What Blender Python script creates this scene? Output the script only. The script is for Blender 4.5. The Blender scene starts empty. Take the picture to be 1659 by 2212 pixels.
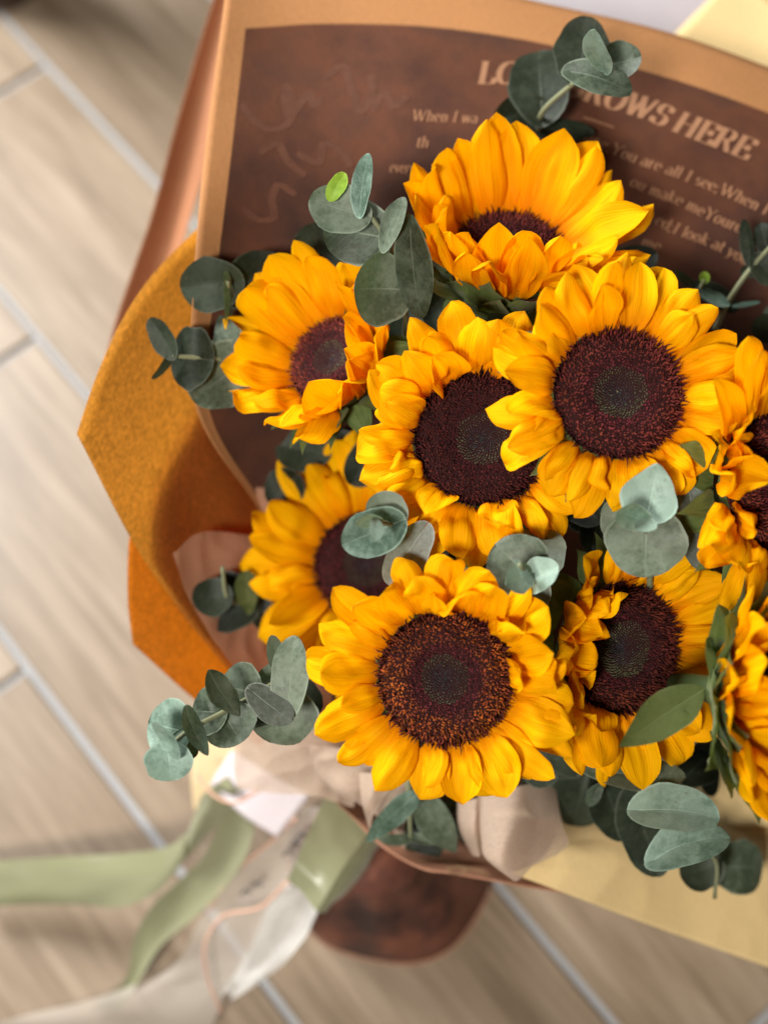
import bpy, math, random
import numpy as np
from mathutils import Vector
from mathutils.noise import noise as mnoise

# ------------------------------------------------------------------ camera, world, light, exposure
SC = bpy.context.scene
COL = SC.collection
PITCH = math.radians(65.0)
HC = 1.08                                   # camera height over the floor
FPX, CX, CY = 3207.0, 829.5, 1106.0         # focal length and centre in photo units (photo is 1659 wide)
CAM = np.array([0, 0, HC])
FW = np.array([0, math.cos(PITCH), -math.sin(PITCH)])
RT = np.array([1.0, 0, 0])
UP = np.array([0, math.sin(PITCH), math.cos(PITCH)])

cam = bpy.data.cameras.new('camera')
cam.sensor_fit = 'HORIZONTAL'; cam.sensor_width = 36.0
cam.lens = 18.0 / (829.5 / FPX)
cam.clip_start = 0.05; cam.clip_end = 50
cam.dof.use_dof = True; cam.dof.focus_distance = 0.684
cam.dof.aperture_fstop = cam.lens / 1000.0 / 0.0142
camo = bpy.data.objects.new('camera', cam); COL.objects.link(camo)
camo.location = CAM; camo.rotation_euler = (math.pi / 2 - PITCH, 0, 0)
SC.camera = camo

w = bpy.data.worlds.new('World'); SC.world = w; w.use_nodes = True
bg = w.node_tree.nodes['Background']
bg.inputs[0].default_value = (0.93, 0.96, 1.0, 1); bg.inputs[1].default_value = 0.035

def area(name, loc, target, sx, sy, power, col):
    l = bpy.data.lights.new(name, 'AREA'); l.shape = 'RECTANGLE'; l.size = sx; l.size_y = sy
    l.energy = power; l.color = col
    o = bpy.data.objects.new(name, l); COL.objects.link(o); o.location = loc
    o.rotation_euler = (Vector(target) - Vector(loc)).to_track_quat('-Z', 'Y').to_euler()
    return o
area('window_light', (-1.3, 1.45, 1.5), (-0.05, 0.4, 0.3), 0.8, 1.0, 90, (1.0, 0.995, 0.985))
area('room_light', (-0.65, -0.85, 2.1), (0, 0.3, 0.4), 0.34, 0.34, 55, (1.0, 0.95, 0.88))

SC.view_settings.view_transform = 'Standard'; SC.view_settings.look = 'None'
SC.view_settings.exposure = 0.05; SC.view_settings.gamma = 1.0
SC.render.engine = 'CYCLES'
SC.cycles.use_denoising = True
SC.cycles.max_bounces = 6; SC.cycles.diffuse_bounces = 3; SC.cycles.glossy_bounces = 2; SC.cycles.transparent_max_bounces = 8
SC.cycles.use_adaptive_sampling = True; SC.cycles.adaptive_threshold = 0.02

# ------------------------------------------------------------------ helpers
def P(x, y, d):
    return CAM + FW * d + RT * ((x - CX) / FPX * d) + UP * ((CY - y) / FPX * d)
def CV(a, b, c):                            # right, up, towards the camera
    return RT * a + UP * b - FW * c
def unit(v):
    return v / (np.linalg.norm(v) + 1e-12)
def ground(x, y, z=0.0):
    d = FW + RT * (x - CX) / FPX + UP * (CY - y) / FPX
    return CAM + d * ((HC - z) / -d[2])

def empty(name, loc, label=None, cat=None, group=None):
    o = bpy.data.objects.new(name, None); COL.objects.link(o)
    o.location = loc; o.empty_display_size = 0.01
    if label: o['label'] = label
    if cat: o['category'] = cat
    if group: o['group'] = group
    return o

def wloc(o):
    v = np.array(o.location)
    while o.parent is not None:
        o = o.parent; v = v + np.array(o.location)
    return v

def mobj(name, verts, faces, mat, parent=None, uvs=None, cols=None, smooth=True, kind=None):
    """one mesh object from world-space vertices"""
    V = np.asarray(verts, float)
    org = V.mean(0) if parent is None else np.zeros(3)
    off = org if parent is None else wloc(parent)
    me = bpy.data.meshes.new(name)
    me.from_pydata((V - off).tolist(), [], faces)
    if smooth:
        me.polygons.foreach_set('use_smooth', [True] * len(me.polygons))
    if uvs is not None:
        uvs = np.asarray(uvs, float)
        lay = me.uv_layers.new(name='UVMap')
        idx = np.empty(len(me.loops), dtype=np.int32); me.loops.foreach_get('vertex_index', idx)
        lay.data.foreach_set('uv', uvs[idx].ravel())
    if cols is not None:
        ca = me.color_attributes.new('Col', 'FLOAT_COLOR', 'POINT')
        ca.data.foreach_set('color', np.asarray(cols, float).ravel())
    me.materials.append(mat)
    o = bpy.data.objects.new(name, me); COL.objects.link(o)
    if parent is not None: o.parent = parent
    else: o.location = org
    if kind: o['kind'] = kind
    return o

def tag(o, label, cat, group=None):
    o['label'] = label; o['category'] = cat
    if group: o['group'] = group
    return o

def grid_faces(nr, nc):
    return [(i * nc + j, i * nc + j + 1, (i + 1) * nc + j + 1, (i + 1) * nc + j)
            for i in range(nr - 1) for j in range(nc - 1)]

def hermite(knots, pts, q):
    """C1 interpolation of pts (n,k,...) at parameters q"""
    knots = np.asarray(knots, float); pts = np.asarray(pts, float); n = len(knots)
    h = np.diff(knots); sl = (pts[1:] - pts[:-1]) / h.reshape((-1,) + (1,) * (pts.ndim - 1))
    m = np.empty_like(pts); m[0] = sl[0]; m[-1] = sl[-1]
    for i in range(1, n - 1):
        m[i] = (sl[i] * h[i - 1] + sl[i - 1] * h[i]) / (h[i] + h[i - 1])
    q = np.asarray(q, float); k = np.clip(np.searchsorted(knots, q, side='right') - 1, 0, n - 2)
    sh = (-1,) + (1,) * (pts.ndim - 1)
    t = ((q - knots[k]) / h[k]).reshape(sh); hh = h[k].reshape(sh)
    return ((2*t**3 - 3*t**2 + 1) * pts[k] + (t**3 - 2*t**2 + t) * hh * m[k]
            + (-2*t**3 + 3*t**2) * pts[k + 1] + (t**3 - t**2) * hh * m[k + 1])

def smooth_path(pts, n):
    pts = np.asarray(pts, float)
    if len(pts) == 2: return pts[0] + (pts[1] - pts[0]) * np.linspace(0, 1, n)[:, None]
    d = np.concatenate([[0], np.cumsum(np.linalg.norm(np.diff(pts, axis=0), axis=1) + 1e-9)])
    return hermite(d, pts, np.linspace(0, d[-1], n))

def tube(path, radii, sides=8):
    path = np.asarray(path, float); n = len(path)
    radii = np.interp(np.linspace(0, 1, n), np.linspace(0, 1, len(np.atleast_1d(radii))), np.atleast_1d(radii))
    tan = np.gradient(path, axis=0); V = []; U = []
    a = unit(np.cross(tan[0], [0.3, 0.2, 0.93]))
    for i in range(n):
        t = unit(tan[i]); a = unit(a - t * np.dot(a, t)); b = np.cross(t, a)
        for s in range(sides):
            an = 2 * math.pi * s / sides
            V.append(path[i] + radii[i] * (math.cos(an) * a + math.sin(an) * b)); U.append((s / sides, i / n))
    Fc = [(i * sides + s, i * sides + (s + 1) % sides, (i + 1) * sides + (s + 1) % sides, (i + 1) * sides + s)
          for i in range(n - 1) for s in range(sides)]
    Fc.append(tuple(range(sides))[::-1]); Fc.append(tuple((n - 1) * sides + s for s in range(sides)))
    return V, Fc, U

class Patch:
    """a sheet through a net of control points; rows x columns of (photo x, photo y, depth)"""
    def __init__(self, rows, nr=36, nc=36, amp=0.0, freq=30, seed=0, ridge=False):
        C = np.array([[P(*p) for p in r] for r in rows])
        kr = np.concatenate([[0], np.cumsum(np.linalg.norm(np.diff(C, axis=0), axis=2).mean(1) + 1e-6)])
        kc = np.concatenate([[0], np.cumsum(np.linalg.norm(np.diff(C, axis=1), axis=2).mean(0) + 1e-6)])
        R_, C_ = len(rows), len(rows[0])
        qr = np.linspace(0, kr[-1], nr); qc = np.linspace(0, kc[-1], nc)
        qr = np.unique(np.concatenate([qr, kr])); qc = np.unique(np.concatenate([qc, kc]))
        A = hermite(kr, C, qr) if R_ > 2 else C[0] + (C[1] - C[0]) * (qr / kr[-1])[:, None, None]
        A = A.transpose(1, 0, 2)
        A = hermite(kc, A, qc) if C_ > 2 else A[0] + (A[1] - A[0]) * (qc / kc[-1])[:, None, None]
        A = A.transpose(1, 0, 2)
        self.G = A; self.nr, self.nc = len(qr), len(qc)
        nrm = np.cross(np.gradient(A, axis=1), np.gradient(A, axis=0))
        nrm /= np.linalg.norm(nrm, axis=2, keepdims=True) + 1e-12
        if np.sum(nrm * (CAM - A)) < 0: nrm = -nrm
        self.N = nrm
        if amp:
            for i in range(self.nr):
                for j in range(self.nc):
                    p = A[i, j]
                    h = mnoise(Vector((p[0] * freq + seed * 7.1, p[1] * freq, p[2] * freq)))
                    if ridge: h = 1 - 2.2 * abs(h) + .5 * (1 - 2 * abs(mnoise(Vector((p[0] * freq * 2.3, p[1] * freq * 2.3 + seed * 3.3, p[2] * freq * 2.3)))))
                    A[i, j] = p + nrm[i, j] * amp * h
        # uv in control-index units, so the lines of the net can carry a printed border
        self.ur = np.interp(qr, kr, np.arange(R_)); self.uc = np.interp(qc, kc, np.arange(C_))
        self.mr, self.mc = qr, qc
    def build(self, name, mat, parent=None, thick=0.00025, uv='index'):
        V = self.G.reshape(-1, 3)
        if uv == 'index': U = [(c, r) for r in self.ur for c in self.uc]
        else: U = [(c * 10, r * 10) for r in self.mr for c in self.mc]
        o = mobj(name, V, grid_faces(self.nr, self.nc), mat, parent, U)
        if thick:
            m = o.modifiers.new('thickness', 'SOLIDIFY'); m.thickness = thick; m.offset = 0
        return o
    def pix(self):
        q = self.G - CAM; d = q @ FW
        return np.stack([CX + (q @ RT) / d * FPX, CY - (q @ UP) / d * FPX], 2)
    def drop(self, pts, lift=0.0004):
        """photo points -> points on the sheet (nearest cell, then bilinear by two Newton steps)"""
        if not hasattr(self, '_px'): self._px = self.pix()
        out = []
        px = self._px
        for (x, y) in pts:
            k = np.argmin((px[..., 0] - x) ** 2 + (px[..., 1] - y) ** 2)
            i, j = divmod(int(k), self.nc); i = min(max(i, 1), self.nr - 2); j = min(max(j, 1), self.nc - 2)
            du = (px[i, j + 1] - px[i, j - 1]) / 2; dv = (px[i + 1, j] - px[i - 1, j]) / 2
            M = np.array([du, dv]).T
            try: a, b = np.linalg.solve(M, np.array([x, y]) - px[i, j])
            except Exception: a = b = 0
            a = max(-1.5, min(1.5, a)); b = max(-1.5, min(1.5, b))
            g = self.G[i, j] + a * (self.G[i, j + 1] - self.G[i, j - 1]) / 2 + b * (self.G[i + 1, j] - self.G[i - 1, j]) / 2
            out.append(g + self.N[i, j] * lift)
        return out

# ------------------------------------------------------------------ materials
class NT:
    def __init__(self, name):
        self.m = bpy.data.materials.new(name); self.m.use_nodes = True
        self.t = self.m.node_tree; self.t.nodes.clear()
        self.out = self.t.nodes.new('ShaderNodeOutputMaterial')
    def n(self, typ, **kw):
        nd = self.t.nodes.new(typ)
        for k, v in kw.items():
            if k == 'ins':
                for a, b in v.items():
                    if hasattr(b, 'is_linked') or isinstance(b, bpy.types.NodeSocket): self.t.links.new(b, nd.inputs[a])
                    else: nd.inputs[a].default_value = b
            else: setattr(nd, k, v)
        return nd
    def l(self, a, b): self.t.links.new(a, b)
    def math(self, op, a, b=0.0, c=None, clamp=False):
        nd = self.n('ShaderNodeMath', operation=op, use_clamp=clamp, ins={0: a, 1: b})
        if c is not None:
            if isinstance(c, bpy.types.NodeSocket): self.l(c, nd.inputs[2])
            else: nd.inputs[2].default_value = c
        return nd.outputs[0]
    def mix(self, f, a, b, blend='MIX'):
        nd = self.n('ShaderNodeMix', data_type='RGBA', blend_type=blend)
        for i, v in ((0, f), (6, a), (7, b)):
            if isinstance(v, bpy.types.NodeSocket): self.l(v, nd.inputs[i])
            else: nd.inputs[i].default_value = v if i == 0 else (*v, 1) if len(v) == 3 else v
        return nd.outputs[2]
    def noise(self, vec, scale, detail=3, rough=0.5, dim='3D'):
        nd = self.n('ShaderNodeTexNoise', noise_dimensions=dim)
        if vec is not None: self.l(vec, nd.inputs['Vector'])
        nd.inputs['Scale'].default_value = scale; nd.inputs['Detail'].default_value = detail
        nd.inputs['Roughness'].default_value = rough
        return nd.outputs[0]
    def ramp(self, f, stops):
        nd = self.n('ShaderNodeValToRGB'); self.l(f, nd.inputs[0]); e = nd.color_ramp.elements
        while len(e) > 1: e.remove(e[-1])
        e[0].position = stops[0][0]; e[0].color = (*stops[0][1], 1)
        for p, c in stops[1:]:
            k = e.new(p); k.color = (*c, 1)
        return nd.outputs[0]
    def maprange(self, v, a, b, c=0.0, d=1.0, smooth=True):
        nd = self.n('ShaderNodeMapRange', interpolation_type='SMOOTHSTEP' if smooth else 'LINEAR')
        self.l(v, nd.inputs[0])
        for i, x in enumerate((a, b, c, d)): nd.inputs[i + 1].default_value = x
        return nd.outputs[0]
    def bump(self, h, strength, dist):
        return self.n('ShaderNodeBump', ins={'Height': h, 'Strength': strength, 'Distance': dist}).outputs[0]
    def obj(self): return self.n('ShaderNodeTexCoord').outputs['Object']
    def uv(self):
        u = self.n('ShaderNodeTexCoord').outputs['UV']; s = self.n('ShaderNodeSeparateXYZ', ins={0: u})
        return u, s.outputs[0], s.outputs[1]
    def rnd(self): return self.n('ShaderNodeObjectInfo').outputs['Random']
    def surf(self, col, rough=0.6, spec=0.3, bump=None, trans=0.0, tcol=None, sheen=0.0, alpha=None):
        b = self.n('ShaderNodeBsdfPrincipled')
        for k, v in (('Base Color', col), ('Roughness', rough)):
            if isinstance(v, bpy.types.NodeSocket): self.l(v, b.inputs[k])
            else: b.inputs[k].default_value = (*v, 1) if k == 'Base Color' else v
        b.inputs['Specular IOR Level'].default_value = spec
        if sheen: b.inputs['Sheen Weight'].default_value = sheen
        if bump is not None: self.l(bump, b.inputs['Normal'])
        s = b.outputs[0]
        if trans:
            t = self.n('ShaderNodeBsdfTranslucent')
            tc = tcol if tcol is not None else col
            if isinstance(tc, bpy.types.NodeSocket): self.l(tc, t.inputs[0])
            else: t.inputs[0].default_value = (*tc, 1)
            if bump is not None: self.l(bump, t.inputs['Normal'])
            mx = self.n('ShaderNodeMixShader', ins={1: s, 2: t.outputs[0]})
            mx.inputs[0].default_value = trans; s = mx.outputs[0]
        if alpha is not None:
            tr = self.n('ShaderNodeBsdfTransparent')
            mx = self.n('ShaderNodeMixShader', ins={1: tr.outputs[0], 2: s})
            if isinstance(alpha, bpy.types.NodeSocket): self.l(alpha, mx.inputs[0])
            else: mx.inputs[0].default_value = alpha
            s = mx.outputs[0]
        self.l(s, self.out.inputs[0]); return self.m

def streaks(k, u, v, su, sv, seed=None, detail=3):
    c = k.n('ShaderNodeCombineXYZ', ins={0: k.math('MULTIPLY', u, su), 1: k.math('MULTIPLY', v, sv)})
    if seed is not None: k.l(k.math('MULTIPLY', seed, 57.0), c.inputs[2])
    return k.noise(c.outputs[0], 1.0, detail)

def mat_petal():
    k = NT('petal'); _, u, v = k.uv(); r = k.rnd()
    f = streaks(k, u, v, 34, 1.2, r, 3); g = streaks(k, u, v, 3.0, 2.0, r, 2)
    tone = k.math('ADD', k.math('MULTIPLY', k.maprange(v, 0.0, 0.55), 0.55), k.math('MULTIPLY', g, 0.45))
    tone = k.math('ADD', tone, k.math('MULTIPLY', k.math('SUBTRACT', r, 0.5), 0.22))
    col = k.ramp(tone, [(0.12, (0.80, 0.22, 0.0)), (0.42, (0.96, 0.375, 0.0)), (0.78, (1.0, 0.52, 0.001))])  # petal's own orange base, deepened to paint in the shading there
    col = k.mix(k.maprange(f, 0.36, 0.62), k.mix(0.30, col, (0.62, 0.17, 0.0)), col)
    tipn = k.math('MULTIPLY', k.maprange(v, 0.90, 1.0), k.maprange(k.noise(k.obj(), 160, 3), 0.50, 0.68))
    col = k.mix(k.math('MULTIPLY', tipn, 0.55), col, (0.42, 0.16, 0.01))
    h = k.math('ADD', f, k.math('MULTIPLY', g, 0.8))
    return k.surf(col, 0.6, 0.05, k.bump(h, 0.6, 0.001), 0.34, (1.0, 0.40, 0.0))

def mat_attr(name, rough=0.7, spec=0.2, tint=(1, 1, 1)):
    k = NT(name); a = k.n('ShaderNodeVertexColor', layer_name='Col').outputs[0]
    return k.surf(a, rough, spec)

def mat_flat(name, col, rough=0.7, spec=0.25, trans=0.0, nscale=120, var=0.25):
    k = NT(name); o = k.obj(); f = k.noise(o, nscale, 4)
    c2 = tuple(x * (1 - var) for x in col)
    return k.surf(k.mix(f, c2, col), rough, spec, k.bump(f, 0.25, 0.0006), trans)

def mat_bract():
    k = NT('bract'); _, u, v = k.uv(); r = k.rnd()
    f = streaks(k, u, v, 12, 2.5, r, 3); n = k.noise(k.obj(), 700, 2)
    col = k.ramp(k.math('ADD', k.math('MULTIPLY', f, 0.7), k.math('MULTIPLY', r, 0.3)),
                 [(0.25, (0.045, 0.075, 0.016)), (0.6, (0.098, 0.140, 0.034)), (0.85, (0.18, 0.22, 0.07))])
    col = k.mix(k.maprange(v, 0.85, 1.0, 0, 0.5), col, (0.20, 0.17, 0.08))
    return k.surf(col, 0.65, 0.25, k.bump(k.math('ADD', f, k.math('MULTIPLY', n, 0.5)), 0.5, 0.0007), 0.2, (0.2, 0.28, 0.04), sheen=0.08)

def mat_euc(name, c0, c1, c2, frost=0.35, trans=0.12, tcol=(0.16, 0.26, 0.08), spec=0.26):
    k = NT(name); uvv, u, v = k.uv(); r = k.rnd()
    x = k.math('SUBTRACT', u, 0.5); ax = k.math('ABSOLUTE', x)
    ob = k.obj()
    n1 = k.noise(ob, 70, 4, 0.6); n2 = k.noise(ob, 420, 3, 0.6)
    t = k.math('ADD', k.math('MULTIPLY', n1, 0.5), k.math('ADD', k.math('MULTIPLY', n2, 0.30), k.math('MULTIPLY', r, 0.30)))
    col = k.ramp(t, [(0.40, tuple(y * 0.75 for y in c0)), (0.53, c1), (0.66, tuple(y * 1.1 for y in c2))])
    # midrib and side veins
    mid = k.math('MULTIPLY', k.maprange(ax, 0.004, 0.022, 1.0, 0.0), k.maprange(v, 1.0, 0.1, 0.15, 0.9))
    warp = k.math('MULTIPLY', k.math('SUBTRACT', n1, 0.5), 0.25)
    sv = k.math('FRACT', k.math('ADD', k.math('MULTIPLY', k.math('SUBTRACT', v, k.math('MULTIPLY', ax, 0.75)), 6.5), k.math('ADD', warp, k.math('MULTIPLY', k.math('SIGN', x), 0.21))))
    sv = k.math('ABSOLUTE', k.math('SUBTRACT', sv, 0.5))
    side = k.math('MULTIPLY', k.maprange(sv, 0.0, 0.09, 1.0, 0.0), k.maprange(ax, 0.5, 0.12, 0.0, 1.0))
    vor = k.n('ShaderNodeTexVoronoi', feature='DISTANCE_TO_EDGE'); k.l(ob, vor.inputs['Vector']); vor.inputs['Scale'].default_value = 330
    net = k.maprange(vor.outputs[0], 0.0, 0.07, 1.0, 0.0)
    vein = k.math('MAXIMUM', mid, k.math('MAXIMUM', k.math('MULTIPLY', side, 0.20), k.math('MULTIPLY', net, 0.10)))
    pale = tuple(min(1, y * 1.7 + 0.03) for y in c2)
    col = k.mix(k.math('MULTIPLY', vein, 0.6), col, pale)
    w2 = k.math('SQRT', k.math('MAXIMUM', k.math('SUBTRACT', 1.0, k.math('POWER', k.math('SUBTRACT', k.math('MULTIPLY', v, 2.0), 1.0), 2.0)), 0.001))
    rim = k.maprange(k.math('DIVIDE', ax, k.math('MULTIPLY', w2, 0.5)), 0.93, 0.985, 0.0, 0.55)
    col = k.mix(rim, col, pale)
    spot = k.n('ShaderNodeTexVoronoi'); k.l(ob, spot.inputs['Vector']); spot.inputs['Scale'].default_value = 210
    sp = k.math('MULTIPLY', k.maprange(spot.outputs['Distance'], 0.10, 0.2, 1.0, 0.0), k.maprange(k.noise(ob, 95, 2), 0.56, 0.66))
    col = k.mix(k.math('MULTIPLY', sp, 0.6), col, (0.10, 0.075, 0.045))
    # waxy bloom in cloudy patches
    bloom = k.math('MULTIPLY', k.maprange(k.noise(ob, 60, 6, 0.72), 0.44, 0.62), k.math('ADD', frost, k.math('MULTIPLY', k.math('SUBTRACT', r, 0.5), 0.3)))
    col = k.mix(bloom, col, tuple(min(1, y * 1.5 + 0.04) for y in c2))
    h = k.math('ADD', k.math('MULTIPLY', vein, -0.8), k.math('MULTIPLY', n2, 0.5))
    rough = k.math('ADD', k.math('MULTIPLY', n1, 0.25), 0.36)
    return k.surf(col, rough, spec, k.bump(h, 0.45, 0.0005), trans, tcol)

def mat_paper(name, col, var=0.16, trans=0.0, tcol=None, rough=0.75, panel=None, fib=1.0):
    """kraft paper: fibres and clouding; panel = print colours inside the border lines of the net"""
    k = NT(name); ob = k.obj()
    fine = k.noise(ob, 900, 3, 0.7); fibn = k.noise(k.n('ShaderNodeMapping', ins={'Vector': ob, 'Scale': (600, 260, 600)}).outputs[0], 1.0, 4, 0.6)
    cl = k.noise(ob, 9, 4)
    t = k.math('ADD', k.math('MULTIPLY', fibn, 0.5 * fib), k.math('ADD', k.math('MULTIPLY', fine, 0.3 * fib), k.math('MULTIPLY', cl, 0.35)))
    t = k.math('ADD', t, 0.575 * (1 - fib) * 0.7)
    base = k.mix(k.maprange(t, 0.38, 0.78), tuple(c * (1 - 2 * var) for c in col), tuple(min(1, c * (1 + var)) for c in col))
    if panel:
        _, u, v = k.uv()
        wob = k.math('MULTIPLY', k.math('SUBTRACT', k.noise(ob, 400, 2), 0.5), 0.01)
        inside = k.math('MULTIPLY', k.maprange(k.math('ADD', u, wob), 0.99, 1.01), k.maprange(k.math('ADD', v, wob), 0.985, 1.015))
        c1 = k.noise(ob, 7.5, 5, 0.62); c2 = k.noise(ob, 22, 5, 0.6)
        pt = k.math('ADD', k.math('MULTIPLY', c1, 0.62), k.math('MULTIPLY', c2, 0.38))
        pc = k.ramp(pt, panel)
        pc = k.mix(k.maprange(t, 0.3, 0.8, 0.0, 0.35), pc, tuple(c * 0.5 for c in panel[0][1]))
        base = k.mix(inside, base, pc)
    bm = k.bump(k.math('ADD', fine, fibn), 0.22, 0.0005)
    tc = None
    if trans:
        tc = k.mix(k.maprange(t, 0.35, 0.75), tuple(c * 0.58 for c in tcol), tcol)
    return k.surf(base, rough, 0.25, bm, trans, tc)

def mat_tissue(name, col, alpha=0.75, trans=0.45):
    k = NT(name); ob = k.obj()
    f = k.noise(k.n('ShaderNodeMapping', ins={'Vector': ob, 'Scale': (420, 600, 700)}).outputs[0], 1.0, 5, 0.7)
    g = k.noise(ob, 26, 4)
    a = k.math('ADD', k.math('MULTIPLY', k.maprange(f, 0.3, 0.7), 0.12), alpha - 0.05, clamp=True)
    c = k.mix(k.math('ADD', k.math('MULTIPLY', f, 0.6), k.math('MULTIPLY', g, 0.4)), tuple(x * 0.88 for x in col), col)
    return k.surf(c, 0.8, 0.15, k.bump(f, 0.15, 0.0003), trans, tuple(min(1, x * 1.05) for x in col), alpha=a)

def mat_ribbon(name, col, rough=0.32, alpha=None, trans=0.1):
    k = NT(name); _, u, v = k.uv()
    f = streaks(k, u, v, 60, 1.2, None, 3)
    c = k.mix(f, tuple(x * 0.85 for x in col), col)
    m = k.surf(c, rough, 0.55, k.bump(f, 0.15, 0.0004), trans, col, alpha=alpha)
    for n in k.t.nodes:
        if n.type == 'BSDF_PRINCIPLED':
            n.inputs['Sheen Weight'].default_value = 0.3; n.inputs['Anisotropic'].default_value = 0.6
    return m

def mat_plank():
    k = NT('plank'); ob = k.obj(); r = k.rnd()
    mp = k.n('ShaderNodeMapping', ins={'Vector': ob, 'Scale': (2.6, 34, 1)})
    c = k.n('ShaderNodeVectorMath', operation='ADD', ins={0: mp.outputs[0]})
    cb = k.n('ShaderNodeCombineXYZ'); k.l(k.math('MULTIPLY', r, 40), cb.inputs[0]); k.l(k.math('MULTIPLY', r, 13), cb.inputs[2])
    k.l(cb.outputs[0], c.inputs[1])
    g = k.noise(c.outputs[0], 1.0, 5, 0.6); g2 = k.noise(c.outputs[0], 4.0, 4, 0.6)
    t = k.math('ADD', k.math('MULTIPLY', g, 0.7), k.math('MULTIPLY', g2, 0.3))
    col = k.ramp(t, [(0.30, (0.125, 0.084, 0.050)), (0.42, (0.200, 0.145, 0.093)), (0.52, (0.265, 0.198, 0.134)), (0.66, (0.345, 0.270, 0.192))])
    col = k.mix(k.math('MULTIPLY', r, 0.55), col, (0.185, 0.135, 0.090))
    return k.surf(col, 0.38, 0.5, k.bump(t, 0.15, 0.002))

PETAL = mat_petal(); BRACT = mat_bract()
STEM = mat_flat('sunflower_stem', (0.055, 0.085, 0.025), 0.6, 0.3)
RECEPT = mat_flat('receptacle', (0.07, 0.105, 0.03), 0.7)
DISCBASE = mat_flat('disc_base', (0.030, 0.010, 0.010), 0.9, 0.1)
FLORET = mat_attr('floret', 0.7, 0.15)
EUC = mat_euc('eucalyptus_leaf', (0.032, 0.046, 0.028), (0.060, 0.082, 0.053), (0.112, 0.140, 0.098))
EUCP = mat_euc('eucalyptus_leaf_pale', (0.066, 0.116, 0.085), (0.115, 0.185, 0.140), (0.19, 0.27, 0.215), 0.45)
EUCD = mat_euc('eucalyptus_leaf_dark', (0.008, 0.012, 0.006), (0.015, 0.021, 0.012), (0.028, 0.036, 0.022), 0.06, 0.05, (0.1, 0.14, 0.03), 0.15)  # dark leaves; between the heads this tone also stands in for shade
EUCG = mat_euc('eucalyptus_leaf_grey', (0.075, 0.092, 0.076), (0.12, 0.142, 0.12), (0.18, 0.205, 0.18), 0.25)
EUCY = mat_euc('eucalyptus_leaf_young', (0.14, 0.26, 0.02), (0.22, 0.38, 0.03), (0.30, 0.46, 0.06), 0.0, 0.3, (0.4, 0.6, 0.03))
SUNLEAF = mat_euc('sunflower_leaf', (0.026, 0.040, 0.010), (0.045, 0.062, 0.017), (0.072, 0.092, 0.028), 0.0, 0.15, (0.14, 0.2, 0.02))
TWIG = mat_flat('eucalyptus_stem', (0.22, 0.235, 0.13), 0.6)
LMAT = {'e': EUC, 'p': EUCP, 'd': EUCD, 'g': EUCG, 'y': EUCY, 's': SUNLEAF}
PANEL = [(0.36, (0.040, 0.019, 0.014)), (0.46, (0.092, 0.035, 0.020)), (0.54, (0.140, 0.050, 0.024)), (0.62, (0.092, 0.040, 0.025)), (0.7, (0.15, 0.058, 0.028))]
PRINTED = mat_paper('printed_paper', (0.44, 0.205, 0.078), 0.10, 0.10, (0.75, 0.30, 0.07), panel=PANEL, fib=0.6)
BACKPAPER = mat_paper('brown_paper', (0.36, 0.155, 0.075), 0.10, 0.10, (0.6, 0.25, 0.08), fib=0.4)
REDP = mat_paper('red_brown_paper', (0.30, 0.09, 0.05), 0.1, 0.55, (0.75, 0.11, 0.06), fib=0.4)  # tinted red to colour the light passing through the golden wing
GOLD = mat_paper('golden_paper', (0.58, 0.30, 0.06), 0.2, 0.76, (0.97, 0.60, 0.17))
ORANGE = mat_paper('orange_paper', (0.56, 0.25, 0.04), 0.14, 0.75, (1.0, 0.50, 0.05))
YELLOW = mat_paper('yellow_paper', (0.90, 0.69, 0.34), 0.05, 0.25, (0.95, 0.65, 0.25), fib=0.6)
INNER = mat_paper('rim_paper', (0.46, 0.23, 0.14), 0.10, 0.05, (0.5, 0.2, 0.08), fib=0.5)
LAV = mat_paper('lavender_paper', (0.55, 0.50, 0.52), 0.06, 0.2, (0.7, 0.65, 0.68), fib=0.5)
WHITEP = mat_paper('pale_pink_paper', (0.86, 0.80, 0.83), 0.05, 0.35, (0.95, 0.88, 0.9), fib=0.3)
CREAM = mat_paper('cream_paper', (0.88, 0.72, 0.44), 0.05, 0.35, (0.95, 0.75, 0.4), fib=0.3)
def mat_base():
    k = NT('base_paper'); ob = k.obj(); t = k.noise(ob, 17, 5, 0.6); f = k.noise(ob, 500, 3)
    col = k.ramp(t, [(0.38, (0.035, 0.018, 0.015)), (0.48, (0.10, 0.038, 0.026)), (0.58, (0.19, 0.068, 0.04)), (0.68, (0.11, 0.05, 0.036))])
    return k.surf(col, 0.6, 0.3, k.bump(k.math('ADD', t, f), 0.3, 0.001))
BASEP = mat_base()
TISSUE = mat_tissue('tissue', (0.74, 0.58, 0.455), 0.72)
TISSUEP = mat_tissue('pink_tissue', (0.66, 0.37, 0.235), 0.88, 0.45)
SATIN = mat_ribbon('satin', (0.255, 0.26, 0.145), 0.34)
ORGANZA = mat_ribbon('organza', (0.68, 0.61, 0.53), 0.5, 0.62, 0.35)
ORGANZAW = mat_ribbon('organza_white', (0.84, 0.83, 0.78), 0.45, 0.85, 0.35)
COPPER = mat_flat('copper_edge', (0.72, 0.42, 0.30), 0.4, 0.5)
INK = mat_flat('tan_ink', (0.37, 0.185, 0.098), 0.75)
FAINT = mat_flat('faint_ink', (0.135, 0.053, 0.030), 0.8, 0.25, 0, 160, 0.5)
INKP = mat_flat('pale_ink', (0.60, 0.37, 0.20), 0.75)
GROUT = mat_flat('grout', (0.36, 0.365, 0.37), 0.8, 0.2, 0, 60, 0.12)
PLANK = mat_plank()
DARKWOOD = mat_flat('dark_wood', (0.09, 0.055, 0.04), 0.6, 0.3, 0, 40, 0.4)
DARKINK = mat_flat('grey_ink', (0.13, 0.12, 0.11), 0.8)

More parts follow.
